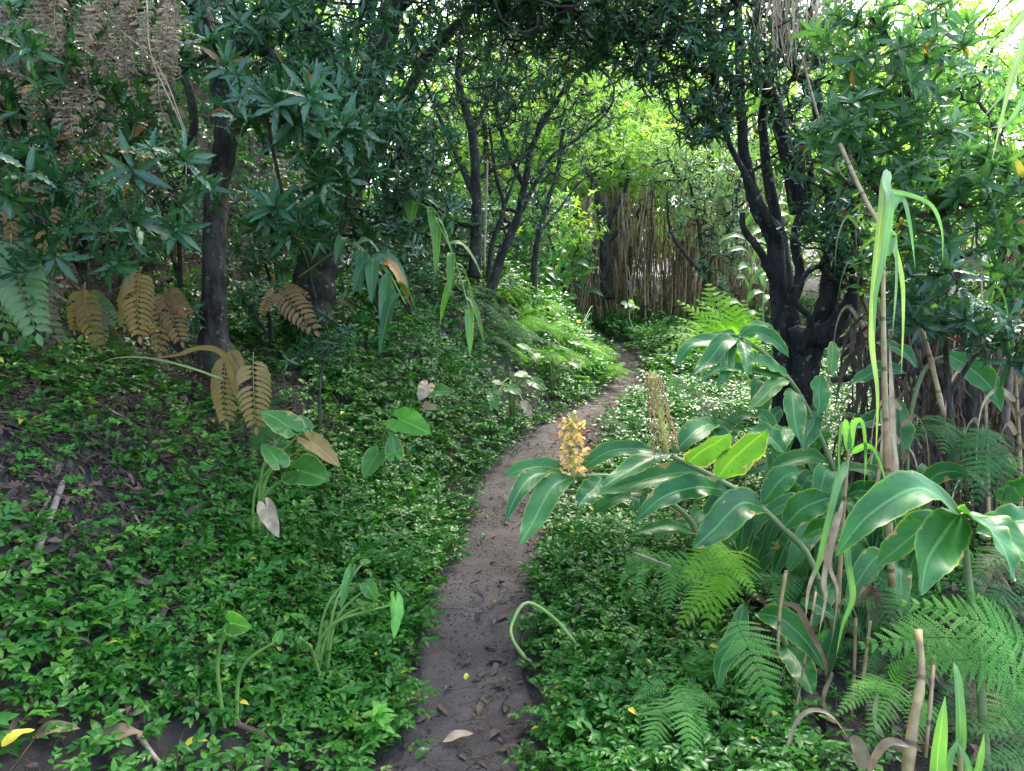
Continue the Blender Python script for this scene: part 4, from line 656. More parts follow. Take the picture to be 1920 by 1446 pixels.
# ------------------------------------------------------------------ kahili ginger
def gleaf(root, b, t, w, mat='ginger', up=(0, -.55, .85), bow=.12, fold=.3, wave=.06, side=0., twist=0.):
    b = at(*b); t = at(*t); D = t - b; L = np.linalg.norm(D); u = nrm(A(up, float)); sdv = nrm(np.cross(D, u)); w = w * RN.uniform(.9, 1.05); m1 = b + D * .35 + A([0, 0, 1]) * bow * L + sdv * side * L; m2 = b + D * .72 + A([0, 0, 1]) * bow * L * .8 + sdv * side * L * .8
    mb = MB(); k1, k2 = RN.normal(size=(2, 3)) * .025 * L; ribbon(mb, [b, m1 + k1, m2 + k2, t - A([0, 0, .03 * L])], u + RN.normal(size=3) * .12, w * .9, (lambda t: prof_ginger(t) * (1 - .07 * np.abs(np.sin(t * 17 + 9 * t * t + L * 90)) ** 9 - .03 * np.abs(np.sin(t * 31 + 14 * t * t + L * 50)) ** 4)), 34, 8, fold, wave, RN.uniform(2, 4), twist=twist); return mb.build('leaf', MT[mat], root)
def ginger(label, stem, leaves_, r=(.013, .009)):
    P = [at(*p) for p in stem]; root = empty('ginger_plant', P[0], label, 'ginger plant'); mb = MB(); tube(mb, P, np.linspace(r[0], r[1], len(P)), 8, .3, n=18); mb.build('stem', MT['gstem'], root)
    for l in leaves_: gleaf(root, *l[:3], **(l[3] if len(l) > 3 else {}))
    return root
gA = ginger('ginger plant leaning over the path with a yellow flower spike', [(1330, 1200, 3.1), (1310, 1030, 3.), (1285, 965, 2.95), (1180, 900, 2.9), (1072, 892, 2.85)],
    [((1066, 885, 2.85), (944, 893, 2.75), .10, dict(bow=.10)), ((1060, 890, 2.84), (946, 975, 2.6), .09, dict(bow=.14, side=.1)), ((1076, 893, 2.83), (974, 1018, 2.55), .135, dict(bow=.05)), ((1128, 893, 2.85), (1082, 952, 2.7), .12, dict(bow=.02)),
     ((1080, 888, 2.88), (1235, 842, 2.9), .10, dict(bow=.15)), ((1258, 850, 2.82), (1128, 910, 2.62), .115, dict(mat='ginger', bow=.03)), ((1330, 885, 2.9), (1120, 922, 2.75), .12, dict(bow=.06)), ((1200, 920, 2.85), (1200, 962, 2.7), .09, dict()),
     ((1220, 925, 2.95), (1110, 962, 2.9), .09, dict()), ((1300, 1000, 3.), (1180, 1000, 2.9), .07, dict(bow=.1))])
gB = ginger('ginger plant with a dried flower spike on a long bare slanting stem', [(1560, 1180, 2.75), (1520, 1050, 2.75), (1470, 992, 2.75), (1410, 938, 2.75), (1340, 895, 2.75), (1262, 856, 2.75)],
    [((1290, 868, 2.75), (1368, 808, 2.6), .14, dict(mat='ginger2', up=(.2, -1, .1), bow=.0, wave=.06, fold=.5)), ((1345, 897, 2.75), (1440, 802, 2.6), .16, dict(mat='ginger2', up=(.2, -1, .1), bow=.02, wave=.06, fold=.4)), ((1376, 922, 2.75), (1188, 972, 2.6), .125, dict(bow=.12)),
     ((1440, 958, 2.75), (1300, 1022, 2.5), .15, dict(bow=.08)), ((1330, 800, 2.95), (1375, 885, 2.85), .15, dict(bow=.02)), ((1262, 850, 2.8), (1350, 800, 2.95), .12, dict(bow=.1)), ((1400, 810, 2.9), (1475, 850, 2.8), .13, dict(bow=.12)), ((1470, 800, 2.95), (1455, 855, 2.8), .1, dict(bow=.05)),
     ((1470, 990, 2.75), (1560, 930, 2.7), .13, dict(bow=.1)), ((1500, 1010, 2.75), (1620, 1000, 2.6), .12, dict(bow=.12)), ((1430, 945, 2.8), (1500, 880, 2.8), .12, dict(bow=.1))])
gC = ginger('ginger plant with a fan of drooping leaves in front of the many-stemmed tree', [(1620, 1080, 3.3), (1570, 900, 3.3), (1520, 780, 3.25), (1480, 712, 3.2), (1430, 660, 3.2), (1384, 632, 3.2)],
    [((1384, 632, 3.2), (1266, 684, 3.1), .10, dict(bow=.12)), ((1384, 632, 3.2), (1298, 700, 3.), .10, dict(bow=.06)), ((1384, 634, 3.2), (1342, 722, 3.), .085, dict(bow=.02)), ((1386, 634, 3.2), (1402, 705, 3.), .085, dict(bow=.02)), ((1386, 632, 3.2), (1480, 668, 3.1), .085, dict(bow=.22)), ((1384, 630, 3.2), (1300, 655, 3.3), .09, dict(bow=.1)), ((1384, 630, 3.2), (1470, 640, 3.3), .08, dict(bow=.2)),
     ((1478, 705, 3.15), (1393, 665, 3.1), .12, dict(bow=.02)), ((1478, 710, 3.15), (1312, 712, 3.0), .085, dict(bow=.07)), ((1480, 714, 3.1), (1402, 765, 3.), .09, dict(mat='ginger2', bow=.02)), ((1484, 730, 3.15), (1502, 828, 2.95), .125, dict(up=(0, -1, .3), bow=0.)), ((1530, 770, 3.2), (1507, 845, 3.05), .11, dict(up=(0, -1, .3), bow=0.)),
     ((1538, 704, 3.2), (1532, 780, 3.1), .13, dict(up=(0, -1, .3), bow=0)), ((1560, 870, 3.3), (1440, 880, 3.2), .12, dict(bow=.1)), ((1560, 880, 3.3), (1660, 905, 3.1), .11, dict(bow=.12)), ((1580, 930, 3.2), (1700, 960, 2.9), .13, dict(bow=.12)), ((1590, 950, 3.2), (1480, 1000, 3.), .13, dict(bow=.08)),
     ((1540, 830, 3.3), (1480, 800, 3.3), .1, dict()), ((1600, 1000, 3.2), (1530, 1060, 2.9), .12, dict())])
gD = ginger('ginger plant behind the reed with one long dark leaf pointing down right', [(1720, 1100, 3.6), (1700, 850, 3.6), (1730, 700, 3.55), (1790, 660, 3.5)],
    [((1768, 660, 3.5), (1878, 768, 3.3), .15, dict(up=(-.3, -.8, .5), bow=.03, side=-.05)), ((1680, 750, 3.6), (1672, 872, 3.4), .2, dict(up=(0, -1, .2), bow=0.)), ((1700, 700, 3.6), (1590, 720, 3.6), .11, dict(bow=.12)), ((1720, 690, 3.6), (1640, 640, 3.7), .10, dict()), ((1690, 800, 3.6), (1600, 800, 3.5), .12, dict()), ((1560, 640, 3.9, ), (1562, 705, 3.8), .09, dict(mat='ginger2', up=(0, -1, .2), bow=0)), ((1690, 860, 3.6), (1630, 900, 3.4), .13, dict())])
gE = ginger('ginger plant with the largest leaves, spreading in the right foreground', [(1850, 1446, 2.0), (1835, 1250, 2.05), (1815, 1080, 2.1), (1803, 962, 2.1)],
    [((1800, 965, 2.1), (1568, 1032, 1.95), .13, dict(bow=.25, up=(0, -.6, .8))), ((1800, 962, 2.1), (1728, 1108, 1.85), .155, dict(bow=.06, up=(-.1, -.75, .65))), ((1806, 962, 2.1), (1902, 1085, 1.85), .13, dict(bow=.15, up=(.2, -.7, .7))), ((1812, 960, 2.12), (1975, 1110, 1.9), .14, dict(bow=.12)), ((1830, 1000, 2.2), (2000, 1000, 2.2), .14, dict(bow=.12)), ((1790, 985, 2.2), (1640, 1060, 2.25), .13, dict(bow=.12)), ((1820, 1060, 2.2), (1720, 1010, 2.3), .12, dict(bow=.1))])
gG = ginger('short ginger shoot low among the ferns with a bluish and a streaked leaf', [(1500, 1330, 2.5), (1470, 1200, 2.5), (1430, 1150, 2.5)],
    [((1418, 1150, 2.5), (1548, 1252, 2.3), .10, dict(bow=.15, up=(-.2, -.7, .7))), ((1395, 1130, 2.6), (1345, 1290, 2.4), .10, dict(up=(-.3, -1, .2), bow=0.)), ((1470, 1210, 2.5), (1525, 1300, 2.3), .11, dict(up=(0, -1, .3), bow=.02)), ((1500, 1130, 2.7), (1570, 1160, 2.6), .1, {})])
gH = ginger('glossy dark ginger leaf curling at the right edge behind the tall fern', [(1840, 1010, 3.0), (1880, 950, 3.), (1910, 910, 3.)],
    [((1915, 935, 2.9), (1868, 915, 2.7), .16, dict(up=(-.4, -.8, .3), bow=.1)), ((1910, 910, 3.), (1990, 960, 2.8), .14, {}), ((1900, 880, 3.), (1870, 945, 2.8), .13, dict(up=(-.2, -1, .2)))])
def spike(root, base, top, kind):
    b = at(*base); t = at(*top); D = t - b; L = np.linalg.norm(D); X_ = nrm(D); s1 = nrm(np.cross(X_, [0, 1, 0])); s2 = np.cross(X_, s1)
    core = MB(); tube(core, [b, b + D * .5, t], [.011, .008, .003], 6, .5, n=8); sp_ = core.build('flower_spike', MT['bract'], root, loc=tuple(root.location)); 
    pet, org, stm, brc = MB(), MB(), MB(), MB()
    K = 62 if kind == 'fresh' else 80
    for i in range(K):
        f = (i + .5) / K; a = i * 2.4; o = b + D * f; r_ = s1 * math.cos(a) + s2 * math.sin(a)
        if kind == 'fresh':
            w_ = .052 * (1 - .25 * f) * RN.uniform(.55, 1.1); e = o + r_ * w_ + X_ * .02 * RN.uniform(.2, 1.2) - A([0, 0, 1]) * .012
            tube(org, [o, o + r_ * w_ * .5 + X_ * .015, e], [.0022, .0018, .0014], 4, RN.random())
            ribbon(brc, [o, o + r_ * .022 + X_ * .03], r_ + X_, .012, prof_lance, 5, 2, .3)
            pet = MB()
            for c in range(4):
                dv = nrm(RN.normal(size=3) + r_ * .8 - X_ * .1); l_ = RN.uniform(.014, .028); ribbon(pet if RN.random() < .85 or c == 0 else org, [e, e + dv * l_ * .6, e + dv * l_ - A([0, 0, .006])], RN.normal(size=3), .015, prof_ovate, 4, 2, .2)
            if pet.n: pet.build('floret', MT['petal'], sp_, loc=tuple(root.location))
            if i % 2 == 0: dv = nrm(r_ + X_ * RN.uniform(-.2, .5)); stm = MB(); tube(stm, [e, e + dv * .03 + X_ * .008, e + dv * .055 + X_ * .006], [.0009, .0008, .0011], 4, RN.random()); stm.build('stamen', MT['stamen'], sp_, loc=tuple(root.location))
        else:
            ribbon(brc, [o, o + r_ * .016 + X_ * .012, o + r_ * .036 * (1 - .5 * f) + X_ * .028], r_ * .5 + X_, .013, prof_lance, 5, 2, .4)
            e = o + r_ * .036 * (1.15 - .6 * f) + X_ * .026; tube(org, [e, e + r_ * .008 - X_ * .004, e + r_ * RN.uniform(.004, .012) - X_ * RN.uniform(.025, .055)], [.0026, .0026, .0016], 4, RN.random())
    def kid(mb, nm, m):
        if mb.n: mb.build(nm, MT[m], sp_, loc=tuple(root.location))
    kid(brc, 'bracts', 'bract'); kid(org, 'flower_tubes', 'orange' if kind == 'fresh' else 'salmon')
    return sp_
tag(spike(gA, (1075, 895, 2.83), (1072, 785, 2.9), 'fresh'), 'yellow and orange flower spike with red stamens')
tag(spike(gB, (1250, 852, 2.75), (1224, 706, 2.78), 'dry'), 'dried salmon and green flower spike')
# gingers in the middle distance and on the left bank
def shoot(label, stem, n, L, w, mat, group=None, sd=(.3, 1.), hang=.35, r=.011, start=.3):
    P = A([at(*p) for p in stem]); S = crom(P, 24); root = empty('ginger_plant', P[0], label, 'ginger plant', group); mb = MB(); tube(mb, S, np.linspace(r, r * .5, 24), 6, .4); mb.build('stem', MT['stem'], root); T, N, B = frames(S, (0, 0, 1))
    for i in range(n):
        f = start + (1 - start) * (i + .5) / n; q = int(f * 23); s = 1 if i % 2 else -1; d = nrm(B[q] * s * .8 + T[q] * .7 + RN.normal(size=3) * .28); l_ = L * RN.uniform(.8, 1.1); b_ = S[q]
        mb = MB(); ribbon(mb, [b_, b_ + d * l_ * .35 + A([0, 0, .02]), b_ + d * l_ * .7 - A([0, 0, hang * l_ * .35]), b_ + d * l_ * .95 - A([0, 0, hang * l_])], (0, -.5, .9), w * RN.uniform(.85, 1.1), prof_ginger, 14, 4, .25, .03); mb.build('leaf', MT[mat], root)
    return root
shoot('yellow-green ginger spray bending down over the left bank under the slender trees', [(700, 500, 5.2), (760, 400, 5.), (800, 390, 4.9), (850, 480, 4.8), (885, 600, 4.7)], 13, .26, .062, 'ginger2', hang=.7, r=.008)
shoot('ginger spray with two broad hanging leaves above the dark bank', [(640, 560, 4.4), (680, 490, 4.3), (720, 500, 4.2), (760, 570, 4.2)], 7, .23, .085, 'light', hang=.75, r=.007)
shoot('broad-leaved ginger hanging from the wavy leaf shrub', [(560, 520, 4.6), (650, 460, 4.3), (690, 480, 4.2), (700, 520, 4.2)], 6, .2, .07, 'light', hang=.8, r=.006)
shoot('bright ginger plant with narrow upright leaves left of the many-stemmed tree', [(1400, 700, 7.5), (1395, 600, 7.5), (1410, 500, 7.4), (1390, 420, 7.4)], 11, .36, .08, 'ginger2', hang=.35)
shoot('second bright ginger behind the brilliant fern', [(1440, 700, 8), (1430, 560, 8), (1450, 460, 8), (1440, 380, 8)], 11, .38, .085, 'ginger2', hang=.35)
shoot('ginger with a star of grey-green leaves left of the brilliant fern', [(1190, 625, 11), (1180, 595, 11), (1182, 580, 11)], 9, .34, .1, 'silver', hang=.35, start=.8)
for q, (u, v, d) in enumerate([(1010, 480, 13.5), (1060, 470, 14), (1040, 520, 13), (1085, 500, 15)]): shoot('broad-leaved ginger behind the bank ferns, ' + ('leftmost, by the curved trunk', 'yellow-green one', 'lowest one', 'farthest one, near the canes')[q], [(u, v + 90, d), (u + 8, v + 30, d), (u - 6, v - 30, d)], 9, .55, .17, ('light', 'ginger', 'ginger', 'light')[q], 'gingers behind the bank ferns')
for q, (u, v, d) in enumerate([(1540, 860, 4.2), (1610, 940, 3.5), (1440, 760, 4.8), (1690, 1020, 3.), (1480, 920, 3.6), (1590, 1080, 3.), (1400, 1010, 3.4), (1520, 980, 3.3), (1480, 830, 3.9), (1650, 1010, 3.1), (1345, 960, 3.7), (1560, 940, 3.1), (1740, 930, 3.2)]):
    shoot('shaded ginger shoot ' + ('just behind the drooping leaf fan', 'behind the tall giant reed', 'highest, in front of the tree foot', 'under the biggest foreground leaves', 'between the two drooping leaf fans', 'below the young reed', 'under the bare slanting stem', 'in the middle of the thicket', 'just below the two leaves hanging straight down', 'right of the young reed', 'nearest the path, under the flowering stem', 'close behind the young reed', 'behind the tall reed foot')[q], [(u + 20, v + 180, d), (u + 6, v + 80, d), (u - 30, v, d - .1)], 9, .34, .09, 'ginger', 'shaded ginger shoots right of the path', hang=.4)
# ------------------------------------------------------------------ arum / taro plants
def heart_mesh():
    # cordate blade: rings round the stalk joint, tip at +X, notch at -X
    mb = MB(); K = 41; th = np.linspace(-math.pi, math.pi, K); q = np.abs(th); ro = np.interp(q, [0, .25, .6, 1.1, 1.7, 2.3, 2.75, 3.0, math.pi], [1, .80, .60, .48, .43, .45, .42, .28, .05]); rho = A([.0, .15, .35, .55, .75, .9, 1.])
    V = []; At = []
    for r in rho:
        for t, o in zip(th, ro):
            x, y = r * o * math.cos(t), r * o * math.sin(t); V.append((x, y, .25 * y * y + .05 * abs(y) - .2 * max(0, x) ** 2 + .025 * r * r * math.sin(7 * t + 1))); At.append((x + .2, math.copysign(max(min(abs(y) / .35, .84), .99 if r > .95 else 0), y), .5))
    Q = [[i * K + j, (i + 1) * K + j, (i + 1) * K + j + 1, i * K + j + 1] for i in range(len(rho) - 1) for j in range(K - 1)]
    return mb.add(V, Q, At)
HM = heart_mesh()
def arum(label, base, lv, group=None, mat='arum', r=.007):
    """lv: (attach px, tip px, up, mat) with stems bowing from base"""
    b0 = G(*base) if len(base) == 2 else at(*base); root = empty('arum_plant', b0, label, 'arum plant', group)
    for i, L in enumerate(lv):
        a, t = at(*L[0]), at(*L[1]); up = A(L[2] if len(L) > 2 and L[2] else (0, -.5, .85), float); mt = L[3] if len(L) > 3 else mat; mb = MB(); o = b0 + RN.normal(size=3) * .015 - A([0, 0, .03])
        mid = o * .45 + a * .55 + A([(o[0] - a[0]) * .25, 0, np.linalg.norm(a - o) * .10]); tube(mb, [o, mid, a], [r, r * .8, r * .5], 6, RN.random(), n=12); mb.build('stem', MT['stem'], root)
        if np.linalg.norm(t - a) < .01: continue
        D = t - a; X_ = nrm(D); Z_ = nrm(up - X_ * np.dot(up, X_)); Y_ = np.cross(Z_, X_); s = np.linalg.norm(D) * .78
        add_part('leaf', tmesh(HM, 'arum leaf', MT[mt]), root, np.stack([X_ * s, Y_ * s * (L[4] if len(L) > 4 else 1), Z_ * s], -1), a)
    return root
arum('tall arum with long stalks and drooping leaves standing before the olive-gold holly fern', (478, 1020), [((540, 800, 3.05), (478, 752, 3.1), (.5, -.6, .6)), ((520, 865, 3.), (487, 815, 3.05), (.7, -.6, .4)), ((585, 830, 3.1), (652, 876, 3.0), (.2, -.6, .8), 'hollyy', .6), ((560, 882, 3.1), (624, 896, 2.95), (0, -.7, .7)), ((575, 800, 3.2), (560, 770, 3.2)), ((500, 955, 2.9), (524, 1018, 2.8), (.2, -1, .2), 'straw', .6)])
arum('arum with one broad pale yellow-edged leaf in the middle of the bank', (722, 885), [((752, 788, 4.1), (820, 812, 3.95), (0, -.75, .65), 'nettle', .9), ((705, 855, 4.1), (672, 905, 4.)), ((740, 850, 4.1), (733, 800, 4.1))])
arum('arum with a round bluish leaf and a withered one above the pale-leaved arum', (775, 810), [((812, 735, 4.9), (856, 728, 4.8), (0, -.6, .8)), ((800, 725, 4.9), (782, 755, 4.8), (0, -1, .3), 'straw'), ((800, 760, 4.8), (822, 768, 4.7), (0, -1, .3), 'straw', .6)])
arum('clump of small arums with splayed pale stalks beside the path', (960, 790), [((930, 735, 5.6), (912, 755, 5.5)), ((955, 728, 5.6), (985, 738, 5.5)), ((1000, 716, 5.7), (1030, 732, 5.6)), ((985, 703, 5.8), (960, 700, 5.7)), ((925, 745, 5.5), (930, 770, 5.4)), ((985, 760, 5.6), (1002, 790, 5.5), None, 'straw', .6), ((940, 720, 5.7), (920, 712, 5.6))])
arum('thin-stalked arum with yellow-green leaves nearer the bright ferns', (1035, 745), [((1030, 665, 7.3), (1050, 660, 7.2), None, 'ginger2'), ((1075, 680, 7.2), (1095, 690, 7.1), None, 'ginger2'), ((990, 655, 7.2), (965, 640, 7.1), None, 'ginger2'), ((1010, 668, 7.2), (990, 672, 7.1))])
arum('arum seedling with two leaves beside the bright bank ferns', (1100, 640), [((1075, 640, 9), (1100, 645, 8.9), None, 'ginger2'), ((1090, 610, 9.2), (1110, 600, 9.1))])
arum('single arum leaf with holes standing above the dark stick', (427, 1375), [((434, 1168, 2.0), (474, 1180, 1.95), (-.5, -.9, .35)), ((520, 1200, 2.1), (530, 1176, 2.1), (0, -1, .2))])
arum('arum clump with arched stalks and folded hanging leaves left of the path', (595, 1270), [((742, 1132, 2.55), (745, 1212, 2.45), (.6, -.9, .1), 'nettle', .5), ((690, 1100, 2.6), (712, 1135, 2.6), (0, -.8, .5)), ((680, 1055, 2.7), (700, 1050, 2.7)), ((655, 1080, 2.6), (630, 1160, 2.5), None, 'arum', .3), ((575, 1205, 2.4), (562, 1190, 2.35)), ((690, 1130, 2.6), (672, 1125, 2.5))])
def bent(name, label, pts, r, mat, cat, n=18, sides=8):
    P = [at(*p) if len(p) == 3 else G(*p) + A([0, 0, .01]) for p in pts]; mb = MB(); tube(mb, P, r, sides, RN.random(), n=n, wob=.04); o = mb.build(name, MT[mat], None, loc=tuple(P[0])); return tag(o, label, cat)
bent('bent_stalk', 'leafless arched green stalk bowing to the ground on the right edge of the path', [(1078, 1205, 2.75), (1040, 1160, 2.75), (988, 1130, 2.7), (960, 1170, 2.65), (962, 1200, 2.6), (985, 1235, 2.62)], [.0075, .0065, .006, .006, .0055, .008], 'stem', 'stalk', 24)
# ------------------------------------------------------------------ giant reed and canes
def rleaf(root, pts, w, mat='reed', up=(0, -1, .1), name='leaf', tear=0.):
    mb = MB(); ribbon(mb, [at(*p) for p in pts], up, w, prof_strap, 26, 2, .25, .02, 2, tear=tear); return mb.build(name, MT[mat], root)
rd = empty('giant_reed', at(1672, 1100, 2.45), 'tall giant reed with long hanging blades and a straw-coloured stem', 'reed')
mb = MB(); tube(mb, [at(1672, 1100, 2.45), at(1665, 930, 2.45), at(1658, 700, 2.45), at(1656, 520, 2.45), at(1660, 330, 2.45)], [.0115, .011, .009, .007, .005], 10, .2, n=30); mb.build('stem', MT['canem'], rd)
for pts, w_, mt in [([(1676, 900, 2.44), (1672, 760, 2.42), (1668, 640, 2.42)], .022, 'straw'), ([(1640, 940, 2.5), (1652, 850, 2.45), (1655, 770, 2.44)], .012, 'straw'), ([(1684, 945, 2.4), (1680, 860, 2.42), (1668, 780, 2.43)], .016, 'straw')]: rleaf(rd, pts, w_, mt, name='sheath')
rleaf(rd, [(1665, 320, 2.45), (1660, 345, 2.4), (1668, 385, 2.36), (1655, 480, 2.34), (1640, 560, 2.34), (1640, 650, 2.35)], .036)
rleaf(rd, [(1657, 330, 2.45), (1652, 400, 2.4), (1640, 520, 2.38), (1634, 640, 2.38), (1645, 740, 2.38), (1642, 860, 2.4)], .028, 'reedy')
rleaf(rd, [(1665, 400, 2.46), (1690, 370, 2.5), (1705, 420, 2.48), (1717, 510, 2.48)], .024); rleaf(rd, [(1662, 360, 2.46), (1700, 365, 2.5), (1745, 385, 2.5), (1765, 430, 2.5), (1768, 490, 2.5)], .018)
rleaf(rd, [(1662, 420, 2.46), (1672, 450, 2.5), (1690, 520, 2.52), (1693, 600, 2.52), (1690, 700, 2.52)], .022, 'reedy'); rleaf(rd, [(1664, 480, 2.46), (1675, 440, 2.48), (1680, 520, 2.48), (1672, 640, 2.47)], .028)
rd2 = empty('young_reed', at(1570, 1150, 2.3), 'short young reed with folded blades in front of the ginger thicket', 'reed')
mb = MB(); tube(mb, [at(1570, 1150, 2.3), at(1580, 980, 2.3), at(1592, 830, 2.3)], [.008, .007, .004], 8, .4, n=14); mb.build('stem', MT['canem'], rd2)
rleaf(rd2, [(1592, 850, 2.3), (1583, 795, 2.28), (1575, 800, 2.24), (1572, 850, 2.23), (1574, 900, 2.23)], .026); rleaf(rd2, [(1592, 850, 2.3), (1600, 795, 2.28), (1618, 792, 2.26), (1624, 850, 2.25), (1620, 915, 2.25)], .022)
rleaf(rd2, [(1592, 850, 2.3), (1630, 835, 2.25), (1652, 870, 2.2), (1668, 930, 2.2), (1682, 990, 2.2)], .022); rleaf(rd2, [(1588, 870, 2.3), (1570, 900, 2.22), (1550, 980, 2.15), (1532, 1060, 2.12), (1522, 1080, 2.1)], .038)
for pts, w_ in [([(1568, 960, 2.28), (1545, 1080, 2.2), (1548, 1120, 2.2), (1535, 1190, 2.2)], .018), ([(1580, 940, 2.28), (1555, 1050, 2.2), (1570, 1110, 2.2), (1560, 1200, 2.2)], .016), ([(1565, 1000, 2.28), (1520, 1090, 2.2), (1510, 1160, 2.2)], .016)]: rleaf(rd2, pts, w_, 'straw', name='dry_leaf')
rleaf(rd2, [(1585, 1000, 2.25), (1590, 1060, 2.2), (1598, 1120, 2.2), (1580, 1170, 2.2), (1568, 1230, 2.2)], .024, 'reed')
rd3 = empty('young_reed', at(1770, 1520, 1.75), 'bottom-edge reed shoot with broad blue-green blades beside its pale cane', 'reed')
mb = MB(); tube(mb, [at(1800, 1520, 1.75), at(1800, 1400, 1.75), at(1793, 1250, 1.78)], [.007, .006, .003], 8, .4, n=12); mb.build('stem', MT['canem'], rd3)
rleaf(rd3, [(1760, 1520, 1.7), (1757, 1440, 1.68), (1765, 1360, 1.66), (1772, 1305, 1.66)], .038, up=(-.2, -1, .1)); rleaf(rd3, [(1800, 1420, 1.75), (1800, 1340, 1.74), (1795, 1270, 1.76), (1788, 1240, 1.78)], .026); rleaf(rd3, [(1812, 1520, 1.7), (1815, 1440, 1.68), (1795, 1390, 1.7)], .02); rleaf(rd3, [(1820, 1500, 1.7), (1838, 1420, 1.68), (1845, 1375, 1.68)], .02); rleaf(rd3, [(1790, 1520, 1.72), (1775, 1440, 1.7), (1800, 1380, 1.72)], .03)
rd4 = empty('reed_leaf_spray', at(1960, -40, 2.6), 'long arching reed blades entering from the top right corner', 'reed leaves')
for pts, w_ in [([(1960, -60, 2.6), (1930, 10, 2.5), (1890, 60, 2.45), (1830, 110, 2.4)], .03), ([(1950, 20, 2.6), (1915, 90, 2.5), (1890, 170, 2.45), (1860, 300, 2.4)], .03), ([(1960, 60, 2.6), (1905, 120, 2.5), (1885, 170, 2.5), (1835, 230, 2.45)], .018), ([(1960, 100, 2.6), (1920, 180, 2.5), (1890, 230, 2.48), (1858, 240, 2.4)], .02)]: rleaf(rd4, pts, w_, 'reedy' if w_ > .025 else 'reed')
for k, (u, v0, v1, d, lab) in enumerate([(1735, 900, 430, 4.4, 'reed with drooping blades behind the slanting tan cane'), (1845, 950, 500, 3.9, 'reed rising behind the dark rosette shrub'), (1610, 800, 420, 4.8, 'reed half hidden behind the many-stemmed tree'), (1905, 900, 620, 3.4, 'reed stalk with dry blades at the right edge'), (1690, 1050, 760, 3.3, 'short reed with dry blades behind the tall giant reed'), (1560, 1250, 1000, 2.9, 'short dry reed low in the ginger thicket')]):
    rr_ = empty('reed', at(u, v0 + 200, d), lab, 'reed'); mb = MB(); tube(mb, [at(u, v0 + 200, d), at(u + 8, v0, d), at(u - 6, v1, d)], [.013, .011, .005], 8, .3 * k, n=20); mb.build('stem', MT['canem' if k % 2 else 'caned'], rr_)
    for j in range(9):
        vv = v1 + (v0 - v1) * j / 9 + 8; sg = 1 if j % 2 else -1; L_ = RN.uniform(40, 90); rleaf(rr_, [(u, vv, d), (u + sg * L_ * .4, vv - 22, d - .05), (u + sg * L_ * .75, vv + 20, d - .1), (u + sg * L_ * .85, vv + RN.uniform(70, 150), d - .12)], .026, ('straw' if j > 3 or k > 2 else 'reed') if RN.random() < .8 else 'dead', name='leaf' if j < 4 else 'dry_leaf')
def cane(label, pts, r, mat='canem', group=None, name='cane'):
    P = [at(*p) for p in pts]; mb = MB(); rr = r if isinstance(r, (list, tuple)) else [r, r * .9]; L = sum(np.linalg.norm(P[i + 1] - P[i]) for i in range(len(P) - 1)); n = max(10, int(L / .04)); Pn = crom(P, n); R = np.interp(np.linspace(0, 1, n), np.linspace(0, 1, len(rr)), rr)
    s = np.linspace(0, L, n); R = R * (1 + .16 * (np.abs(((s / .17) % 1) - .5) < .1)); tube(mb, Pn, R, 8, RN.random(), wob=.02); return tag(mb.build(name, MT[mat], None, loc=tuple(P[0])), label, 'cane', group)
cane('tan cane leaning left across the right-hand tree, its top by the tree stems', [(1770, 780, 3.2), (1735, 640, 3.3), (1680, 480, 3.4), (1620, 370, 3.5), (1575, 270, 3.6)], .011)
cane('upright broken cane stub beside the drooping fern', [(1458, 1230, 2.35), (1462, 1150, 2.35), (1474, 1070, 2.35)], .0058)
cane('thin cane stub behind the front ferns, left one of the close pair', [(1597, 1340, 2.3), (1602, 1250, 2.3), (1604, 1160, 2.3)], .0052); cane('thin cane stub behind the front ferns, right one of the close pair', [(1615, 1300, 2.3), (1625, 1220, 2.3), (1632, 1165, 2.3)], .0048)
cane('thick orange-tan cane stump rising from the bottom edge', [(1695, 1500, 1.85), (1712, 1360, 1.9), (1728, 1270, 1.95), (1722, 1180, 2.0)], [.0145, .0125, .010, .008]); cane('slim pale cane at the bottom edge left of the reed shoot', [(1735, 1420, 1.9), (1748, 1280, 1.95), (1752, 1230, 2.)], .005)
cane('weathered grey upright cane in front of the right-hand thatch', [(1885, 800, 3.9), (1895, 700, 3.9), (1905, 560, 3.9)], .016, 'caned'); cane('pale thin pole standing on the bank among the slender trees', [(908, 500, 8), (911, 400, 8), (914, 300, 8)], .012, 'straw')
cane('orange-brown thin stalk crossing in front of the dark undergrowth', [(1480, 1390, 2.3), (1500, 1290, 2.35), (1520, 1170, 2.4), (1530, 1110, 2.45)], .004); cane('pale snapped stem lying over the narrow fern fronds', [(1188, 1037, 2.75), (1225, 1050, 2.7), (1258, 1063, 2.7)], .004, 'straw')
cane('dark horizontal branch low behind the reed', [(1560, 712, 4.3), (1700, 700, 4.3), (1850, 690, 4.4), (1960, 680, 4.4)], [.018, .014], 'barkd', name='fallen_branch')
def blade(label, pts, w_, mat='straw', up=(0, -1, .2), tw=1.2):
    P = [at(*p) for p in pts]; mb = MB(); ribbon(mb, P, up, w_, lambda t: np.clip(np.sin(math.pi * np.clip(t * .9 + .08, 0, 1)) ** .6, .05, 1), 24, 2, .5, .06, 3, twist=tw); return tag(mb.build('dry_leaf', MT[mat], None, loc=tuple(P[0])), label, 'dry leaf')
blade('curled straw-coloured dry blade beside the orange-tan stump', [(1628, 1450, 1.9), (1645, 1410, 1.88), (1670, 1390, 1.86), (1705, 1400, 1.85)], .022)
blade('arched grey dry blade hooking over the bottom right ground cover', [(1465, 1440, 2.1), (1490, 1360, 2.1), (1520, 1332, 2.1), (1560, 1345, 2.1), (1600, 1400, 2.1)], .012)
